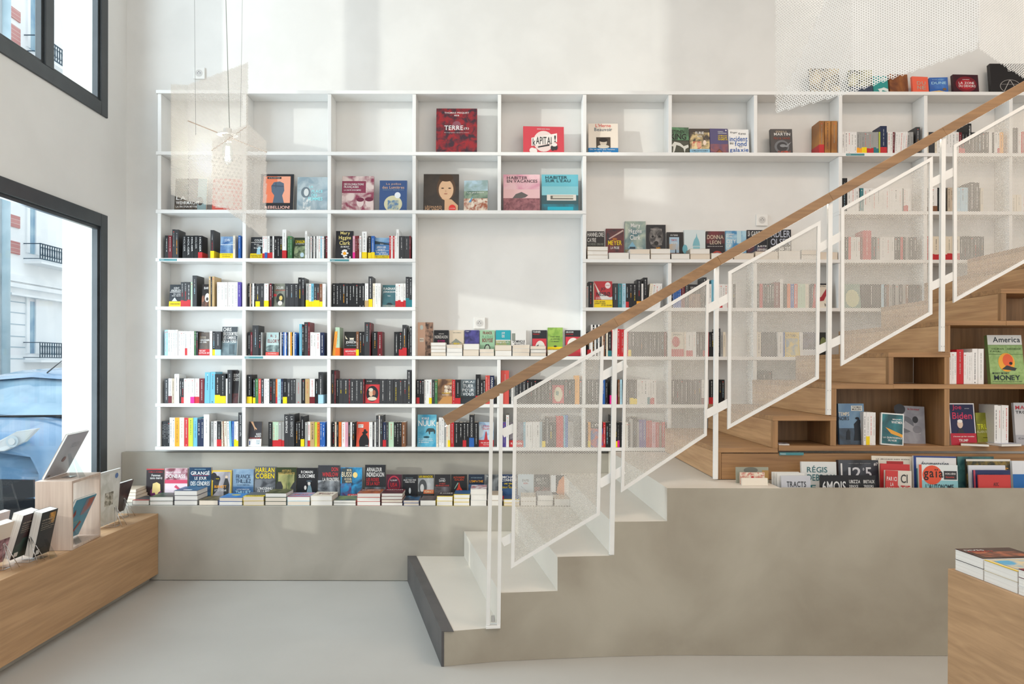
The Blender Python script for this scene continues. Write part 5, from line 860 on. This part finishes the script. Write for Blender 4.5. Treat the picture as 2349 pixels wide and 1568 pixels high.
ST=[(303,342,1147,1,lg('K','r0,0,1,.12,x'),'leftmost'),(343,397,1139,2,lg('j','n.1,.3,.9,.8,2f5a4a,3a3a3a,9'),'below the red-bordered book'),(399,453,1125,3,lg('B','n0,0,1,1,1f4a70,2f6f94,5|e.5,.2,.2,.08,w'),'below the blue GRANGE cover'),
(456,500,1147,1,lg('K','n0,0,1,1,3a3834,8a8058,7'),'below the yellow-framed cover'),(502,556,1141,2,lg('b','n0,0,1,1,2a6ab0,3f8ac8,5|e.5,.6,.2,.1,y'),'below the steel-blue cover'),(558,606,1138,2,lg('y','r0,.3,1,1,5c6066|t.1,.05,.9,.2,K,COBEN'),'below the misty-forest cover'),
(608,657,1131,3,lg('j','n0,0,1,1,2c3428,6a6a4c,6'),'below the tower silhouette cover'),(659,711,1139,2,lg('S','r0,0,1,.12,c8304a|n0,.12,1,1,7fa0c4,c9a0b0,8|t.2,.4,.8,.6,c8304a,DEAD'),'below the pointing-man cover'),(713,763,1137,2,lg('c','t.2,.5,.9,.7,7a3a3c,MERCI POUR|t.2,.3,.8,.45,7a3a3c,LE ROSE'),'below the red WINSLOW title'),
(765,817,1147,2,lg('m','n0,0,1,1,8a9a4c,3a5060,5'),'below the jungle-pattern cover'),(819,873,1131,3,lg('x','n0,0,1,1,b8683a,6a3428,5|t.1,.65,.9,.8,w,DUCHESSE'),'below the stormy black cover'),(875,924,1131,4,lg('R','n0,0,1,.6,5c2430,3a2a30,6|t.1,.72,.9,.88,w,ARKHAM'),'below the maroon cover'),
(926,962,1147,2,lg('b','n0,0,1,1,2c6a98,3a3a40,6'),'below the candle cover'),(964,1000,1147,1,lg('K','n0,0,1,1,3a363a,5a5256,6'),'below the hooded-woman cover'),(1002,1039,1138,2,lg('y','r0,.1,1,1,3a3434|t.1,.6,.9,.8,w,ROSES'),'below the SAND cover'),
(1041,1078,1134,3,lg('y','r0,.1,1,1,2f5a84'),'below the red dancer cover'),(1080,1117,1121,3,lg('w','n0,0,1,1,e4e4e8,a04a58,9'),'tallest, below the amber-titled cover'),(1119,1153,1135,2,lg('q',''),'beside the first railing post'),
(1156,1193,1145,2,lg('y','r0,.1,1,1,2c4a7c'),'below the CONNELLY cover'),(1195,1231,1139,2,lg('q',''),'behind the lower mesh panel, left'),(1233,1269,1135,2,lg('e',''),'behind the lower mesh panel, middle'),(1272,1309,1144,1,lg('q',''),'behind the lower mesh panel, right')]
for i,(a,b_,yt,n,c,wh) in enumerate(ST): stack(a,b_,yt,n,c,S_BENCH,ZB+.0005,wh,LG)
for j in range(4):
    o=shell(.13,.17,.021,ink('q'),M_PAGEC); o.matrix_world=Matrix.Translation((-2.60,YB+.11,ZB+.022*(j+1)+.001))@Matrix.Rotation(R(-6+3*j),4,'Z')@Matrix.Rotation(R(-90),4,'X')
    tag(o,'pale thick paperback in the pile at the left end of the ledge, %s'%['lowest','second up','third up','topmost'][j],'book',LG)
LS=[('camilla',335,376,1075),('donb',377.5,430,1074),('grange',433,484,1072),('burn',485.5,531,1079),('thil',534,582,1076),('coben',584,632,1070),('perez',633,680,1072),('sloc',681,728,1073),('wins',729,780,1067),('bussi',781,831,1072),('indr2',837,885,1066),('ellor',886,922,1088),('allez',923,958.5,1088),('heim',959,996,1088),('sand',997,1034,1088),('redm',1035,1072,1088),('empa',1075,1112,1088),('greyp',1113,1146,1088),('conn',1150,1187,1088),('plb',1188,1225,1088),('drk',1226,1262,1088),('orgirl',1264,1301,1090)]
SL=324.5
for cid,a,b_,yt in LS:
    h=PZ(yt,SL,a)-ZB; faceout(cid,PX((a+b_)/2,SL),F/SL,ZB+.0005,(b_-a)/SL*.985,h,t=.024 if b_-a>40 else .018,tilt=3,where='' if len(C[cid][0].split())>11 else 'on the bench ledge',group='paperbacks standing on the bench ledge')
# niche on the fifth shelf
NS=[(988,1023,785,4,'q'),(1024,1061,790,3,'w'),(1062,1099,788,2,'q'),(1100,1134,800,2,'w'),(1135,1174,791,2,'q'),(1175,1215,790,3,'w'),(1216,1253,793,3,'e'),(1256,1296,802,2,'c')]
for i,(a,b_,yt,n,c) in enumerate(NS): stack(a,b_,yt,n,c,S_SH+.2,ZS[5]+.0005,'central niche, %s stack from left'%ordn(i),'paperbacks stacked in the central niche',dep=.135)
fo_n=[('pinkm',958,993,739),('indri',995,1029,757),('tanh',1030.5,1064,757),('jb',1065.5,1099,757),('bouy',1100.5,1135,757),('joe',1137,1171,757),('domi',1172,1207,757),('moon',1220,1254.5,757),('manoir',1256,1291,751),('moon2',1296,1334,757)]
SN=F/(YW-.024)
for cid,a,b_,yt in fo_n:
    h=PZ(yt,SN,a)-ZS[5]; faceout(cid,PX((a+b_)/2,SN),YW-.024,ZS[5]+.0005,(b_-a)/SN*.985,h,t=.015,tilt=1.5,where='' if len(C[cid][0].split())>11 else 'standing in the central niche',group='paperbacks standing in the central niche')
RS=[(1347,1395,565,3,'q'),(1396,1443,579,1,'w'),(1444,1491,571,2,'w'),(1492,1538,570,2,'q'),(1539,1582,581,1,'k'),(1583,1629,570,2,'q'),(1631,1682,580,1,'q'),(1683.5,1730,580,1,'q'),(1732,1785,576,1,'q'),(1786,1836,575,1,'c'),(1837.5,1881,573,2,'e'),(1882,1922,578,1,'c')]
for i,(a,b_,yt,n,c) in enumerate(RS): stack(a,b_,yt,n,c,S_SH+.2,ZS[3]+.0005,'shelf right of niche, %s stack from left'%ordn(i),'paperbacks stacked beside the handrail',dep=.135)
for cid,a,b_,yt in [('cayre',1346,1386,530),('meyer',1389,1431,524),('capecod',1433,1481,507),('lion',1482.5,1527,515),('tokyo',1529,1567,532),('capit',1568.5,1618,527),('donna',1619.5,1662,530),('city',1663.5,1712,529),('gard',1713.5,1760,527),('adler',1762,1815,526)]:
    h=PZ(yt,SN,a)-ZS[3]; faceout(cid,PX((a+b_)/2,SN),YW-.024,ZS[3]+.0005,(b_-a)/SN*.985,h,t=.015,tilt=1.5,where='' if len(C[cid][0].split())>11 else 'on the third shelf',group='paperbacks standing beside the handrail')
# ---- oak compartments
ZC1=cz(1022)+.0005; ZC2=cz(880.5)+.0005
def cabrow(where,grp,x0,x1,zb,toks,h0,yo=.03): row(where,grp,x0,x1,zb,toks,h0,s=S_CAB,yf=YC+yo)
cabrow('large lower oak compartment','books in the lower oak compartment',1919,1926,ZC1,'k6',95)
SQ=F/(YC+.06)
def cf(cid,p0,p1,py,zb,s=SQ,**k):
    h=PZ(py,s,p0)-zb; faceout(cid,PX((p0+p1)/2,s),F/s,zb,(p1-p0)/s*.985,h,group='books in the oak compartments',**k)
cf('temps',1926,1986,925,ZC1,tilt=6)
cabrow('large lower oak compartment','books in the lower oak compartment',1987.5,2019,ZC1,'w6.5 w7.5by w7 w7',76)
cf('whit',2021,2072,947,ZC1,s=F/(YC+.03),tilt=8,yaw=-6,roll=4); cf('box',2058,2124,930,ZC1,s=F/(YC+.12),tilt=10,roll=3)
cf('biden',2182,2242,924,ZC1,tilt=8,s=F/(YC+.05)); cf('trump',2243,2287,946,ZC1,tilt=8,s=F/(YC+.09))
cabrow('lower oak compartment at right edge','books in the lower oak compartment at the right edge',2290,2329,ZC1,'w8.5 w7.5 w7.5 w9',93)
cf('marv',2331,2390,923,ZC1,tilt=6,s=F/(YC+.05))
cabrow('upper oak compartment','books in the upper oak compartment',2180,2276,ZC2,'p5.5h90 w6 w5 w6 r16h80 w6 w6 w4 w4 w13h82 w13h82',74)
cf('america',2274,2352,766,ZC2,s=F/(YC+.07),tilt=9,t=.03,yaw=-3)
for i,(a,b_,c,yt,yw,dy,wh) in enumerate(((2206,2262,lg('n','n0,0,1,1,5a4426,a08a5c,9'),1016,-24,-.0,'brown patterned booklet lying flat in the lower oak compartment, left one'),(2292,2344,lg('w','n0,0,1,1,c9ccd8,9aa6bc,8'),1016,10,0,'white and blue booklet lying flat in the lower oak compartment, right one'),(1790,1814,lg('e','n0,0,1,1,b9b6bc,4a3a48,9'),1019.5,-8,0,'thin grey booklet lying flat in the small oak cubbyhole'))):
    o=shell((b_-a)/S_CAB,.15 if i<2 else .08,.012 if i<2 else .006,ink('c' if i==0 else 'w'),M_PAGE)
    o.matrix_world=Matrix.Translation((PX((a+b_)/2,S_CAB),YC+(-.012 if i<2 else .02),ZC1+(.0125 if i<2 else .0065)))@Matrix.Rotation(R(yw),4,'Z')@Matrix.Rotation(R(-90),4,'X')
    tag(o,wh,'booklet'); cover(o,(b_-a)/S_CAB,.15 if i<2 else .08,c[1],.01)
# ---- magazines in the trough
struct(MB().box(TX0+.001,YP+.031,.70,XE,YC-.013,.786,M_CONC).box(TX0+.001,YC-.0125,.70,XE,YC-.001,.8375,M_CONC),'trim_3')
def mg(cid,p0,p1,py,s,zb=.787,t=.010,tilt=5,roll=0,yaw=0,nm='magazine'):
    h=PZ(py,s,p0)-zb; faceout(cid,PX((p0+p1)/2,s),F/s,zb,(p1-p0)/s,h,t=t,tilt=tilt,roll=roll,yaw=yaw,name=nm,group='magazines in the concrete trough')
def mgp(*a,**k): mg(*a,zb=.8387,**k)
mgp('pat1',1690,1764,1071,438,t=.012); mgp('pat2',1699,1755,1083,443,t=.012); mgp('creamb',1703,1762,1096,448,t=.02)
mg('debray',1841,1920,1059,439,t=.02,yaw=-3); mg('tracts',1794,1861,1091,449,t=.014)
for j,(a,yt,s) in enumerate(((1773,1082,441),(1779,1084,443.5),(1785,1086,446))):
    C['whp%d'%j]=('white booklet behind the TRACTS one, %s'%['rearmost','middle','foremost'][j],'e4e3de',''); mg('whp%d'%j,a,a+62,yt,s,t=.012)
mg('deg',1926,2018,1055,437,t=.03); mg('six',1884,2010,1090,449,t=.016)
mg('creamm',2002,2098,1046,434,t=.008,roll=1); mg('redmag',2021,2088,1064,441,t=.01,roll=2); mg('citie',2030,2092,1079,445,t=.008,roll=2); mg('parici',2032,2060,1079,449.5,t=.006,roll=3)
mg('docu',2098,2196,1046,437,t=.012,roll=1); mg('gaia',2110,2199,1066,444,t=.012,roll=1); mg('tealm',2200,2284,1047,434,t=.008)
mg('forest',2220,2322,1053,439,t=.012); mg('whm',2226,2310,1067,443.5,t=.01); mg('navm',2236,2321,1078,447,t=.01); mg('aoc',2247,2321,1089,451,t=.008); mg('wbm',2326,2392,1057,441,t=.02)
# ---- paperbacks on the table at lower right
zz=tz+.0005
def tbl(yfar,n,t,c,items,w,d,lab,x_in=.012):
    for j in range(n):
        q=A+dd*yfar; ang=math.atan2(dd.y,dd.x)+R(90)
        o=shell(w,d,t-.0006,ink(c if j==n-1 else 'w'),M_PAGE,back=True)
        # covers up, fore-edge towards the aisle at left
        M=Matrix.Translation((q.x+x_in,q.y,zz+t*(j+1)-.0002))@Matrix.Rotation(ang,4,'Z')@Matrix.Translation((w/2+.001*j,-d+.0,0))@Matrix.Rotation(R(-90),4,'X')@Matrix.Rotation(R(180),4,'Y')@Matrix.Translation((0,0,0))
        o.matrix_world=Matrix.Translation((q.x+x_in,q.y,zz+t*(j+1)-.0002))@Matrix.Rotation(ang,4,'Z')@Matrix.Translation((w/2,-d,0))@Matrix.Rotation(R(-90),4,'X')
        tag(o,lab%('topmost' if j==n-1 else ('lowest' if j==0 else 'middle')),'book','paperbacks on the oak table')
        if j==n-1: cover(o,w,d,items,t)
tbl(.02,2,.036,'4a3a36','n0,0,1,1,463632,55443c,4|n.1,.1,.9,.6,5c4038,b0684a,7|t.06,.72,.4,.82,w,DIVES|t.06,.6,.5,.68,x,ROMAN',.20,.135,'thick dark brown covered paperback at the far end of the oak table, %s one')
tbl(.16,2,.034,'d8c8a4','n.1,.1,.9,.9,d8c8a4,5aa8d0,6|r0,0,.03,1,y',.20,.145,'thick pale beach-scene paperback second along the oak table, %s one')
tbl(.31,3,.026,'6a2430','n0,0,1,1,6a2430,8a3a44,6',.20,.14,'white-paged paperback at the right frame edge of the oak table, %s one')
# ================================================================ WINDOW DISPLAY
def wire_easel(x,y,z,lab,h=.12,clear=False,face=1):
    t=thing('book_easel',lab,'book stand',(x,y,z),(0,0,0),'clear acrylic easels' if clear else 'wire book easels')
    if clear:
        m=MB(); m.prism([(.0,-.035,0),(.0,.035,0),(-.0,.012,h),(-.0,-.012,h)],(.004,0,0),M_ACRYL); m.v=[(x_-.18*z_,y_,z_) for x_,y_,z_ in m.v]; m.build('back_plate',t)
        MB().box(-.05,-.03,0,.0,.03,.004,M_ACRYL).build('foot',t)
        m=MB(); m.prism([(.0,-.03,0),(.0,.03,0),(-.0,.01,h*.8),(0,-.01,h*.8)],(.003,0,0),M_ACRYL); m.v=[(x_+.05-.45*z_,y_,z_) for x_,y_,z_ in m.v]; m.build('rear_strut',t)
    else:
        r=.0019
        for sy in (-1,1):
            MB().tube([(-.07,sy*.03,.018),(-.07,sy*.03,.002),(.0,sy*.028,.002),(-.012,sy*.008,h)],r,M_WIRE,6).build('front_leg',t,smooth=True)
            MB().tube([(-.012,sy*.008,h),(.045,sy*.03,.002)],r,M_WIRE,6).build('rear_leg',t,smooth=True)
        MB().tube([(-.012,-.008,h),(-.012,0,h+.006),(-.012,.008,h)],r,M_WIRE,6).build('top_loop',t,smooth=True)
        MB().tube([(.0,-.028,.002),(.0,.028,.002)],r,M_WIRE,6).build('cross_wire',t)
    return t
def winbook(x,y,z,w,h,t,c,items,lab,lean=16,yaw=0,pg=None,name='book'):
    """book on an easel turned to the street: its back cover looks at the room, fore-edge towards the camera; (x,y) = near lower corner"""
    o=shell(w,h,t,ink(c,.35),pg or M_PAGE,name=name,back=True)
    o.matrix_world=Matrix.Translation((x,y,z))@Matrix.Rotation(R(90+yaw),4,'Z')@Matrix.Rotation(R(lean),4,'X')@Matrix.Translation((w/2,0,0))
    tag(o,lab,'book'); cover(o,w,h,items,t); return o
ZW=.4525
def at(px,py,z=ZW):       # point on a level plane z seen at pixel (px,py)
    s=(py-VY-ROLL*(px-VX))/(EYE-z); return PX(px,s),F/s
def win(px,py,w,h,t,c,items,lab,lean=16,z=ZW,dz=.006,yaw=0,ez=None,clear=False,ex=.07):
    x,y=at(px,py,z+dz); o=winbook(x,y,z+dz+math.sin(R(lean))*t,w,h,t,c,items,lab,lean,yaw)
    if ez: wire_easel(min(x+ex,bx0-.05),y+w*.45,z,ez,clear=clear)
    return o
bk='t.1,.8,.75,.83,q,UN ROMAN|t.1,.74,.9,.76,q,histoire et destin|t.1,.69,.85,.71,q,de toute une vie|t.1,.64,.9,.66,q,racontee sans|t.1,.59,.8,.61,q,detour ni repos|r.08,.05,.3,.15,dcdad6'
win(24,1292,.15,.232,.055,'2d2a2c','n0,0,1,.45,2f4a44,2d2a2c,6|n0,.45,1,1,3c2628,2d2a2c,5|'+bk,'thick dark red and green paperback on a wire easel, left of the wooden box',17,ez='wire easel holding the thick dark paperback left of the wooden display box')
win(76.5,1283,.14,.232,.045,'26282a','n.5,.7,.9,.95,c8903c,26282a,9|'+bk,'thick black paperback on a clear easel, just left of the wooden box',12,ez='clear acrylic easel holding the thick black paperback left of the wooden box',clear=True)
win(-38,1310,.15,.21,.04,'d9cbbd','n0,0,1,.6,c9a0a8,5a2430,8','pale paperback with dark red stain cut by the left frame edge',16,ez='wire easel at the left frame edge holding the pale paperback')
winbook(-2.66,4.02,ZW+.008,.14,.22,.03,'e2cfc8','','pink-white book standing behind the easels close to the glass',10)
# bleached oak display box, open towards the room
bx,by=at(163,1263); x2,y2=at(84,1240)
box=thing('display_box','pale wooden open display box standing on the oak window bench','box',(bx-.092,by,ZW),(0,0,R(5)))
bw,bd_,bh,bt=.19,.36,.372,.014
m=MB().box(-.095,0,0.0005,.095,bt,bh,M_BOX); m.build('side_panel',box,bevel=.001)
MB().box(-.095,bd_-bt,0.0005,.095,bd_,bh,M_BOX).build('side_panel',box,bevel=.001)
MB().box(-.095,bt+.0002,bh-bt,.095,bd_-bt-.0002,bh,M_BOX).build('top_panel',box,bevel=.001)
MB().box(-.095,bt+.0002,0.0005,.095,bd_-bt-.0002,bt,M_BOX).build('bottom_panel',box,bevel=.001)
zt_=ZW+bh
winbook(bx-.175,by+.05,zt_+.001,.30,.27,.012,'a9adb5','t.45,.75,.8,.77,7c828c,collection|t.45,.71,.8,.73,7c828c,jeunesse|t.45,.67,.75,.69,7c828c,album|e.45,.4,.08,.06,7c5a5a|r.1,.04,.2,.07,6a5a44','large grey-backed picture book leaning on a clear easel on top of the wooden box',27,8)
wire_easel(bx-.075,by+.16,zt_+.0005,'clear acrylic easel on top of the wooden display box',h=.13,clear=True)
winbook(-2.445,by+.085,ZW+bt+.008,.225,.255,.012,'3f8aa4','n.55,.55,.95,.95,3f8aa4,a4503c,5|p8a3a34,.1,.5,.2,.75,.3,.62,.22,.5|pa4483c,.5,.1,.7,.4,.8,.35,.62,.15|t.1,.4,.7,.42,a8c470,un album|t.1,.35,.65,.37,a8c470,pour petits','blue picture book with brown birds inside the wooden display box',24,2)
wire_easel(bx-.075,by+.12,ZW+bt+.0005,'clear acrylic easel inside the wooden display box',h=.1,clear=True)
win(221,1213,.26,.335,.014,'cfd0cb','n.05,.05,.95,.95,c6c6bc,dcdcd6,5|n.3,.35,.7,.6,6a6450,cfcabc,16|e.8,.88,.08,.05,5a78a8','pale illustrated picture book in clear wrap on a wire easel right of the box',4,ez='wire easel holding the pale picture book right of the wooden box')
win(249,1185,.21,.215,.016,'2e2624','n0,0,1,1,2a2322,4c3a34,5','dark book on a wire easel at the far end of the window bench',17,dz=.02,ez='wire easel holding the dark book at the far end of the window bench')
# the 300 books that show largest stay individual; the many smaller ones become one object
bks=sorted(SCORE,key=lambda o:-SCORE[o]); KEEP=285
rest=bks[KEEP:]; mb=MB(); dg=bpy.context.view_layer; dg.update()
kill=[]
for o in rest:
    for q in [o]+list(o.children):
        me=q.data; Mx=q.matrix_world; i=len(mb.v); mb.v+=[tuple(Mx@v.co) for v in me.vertices]
        idx=[mb.mi(m) for m in me.materials]
        for p in me.polygons: mb.f.append(tuple(i+k for k in p.vertices)); mb.m.append(idx[p.material_index])
        kill.append(q)
for q in kill: bpy.data.objects.remove(q)
mb.build('book',kind='stuff',label='the many smaller spine-out paperbacks packed along the white bookcase shelves',cat='book')
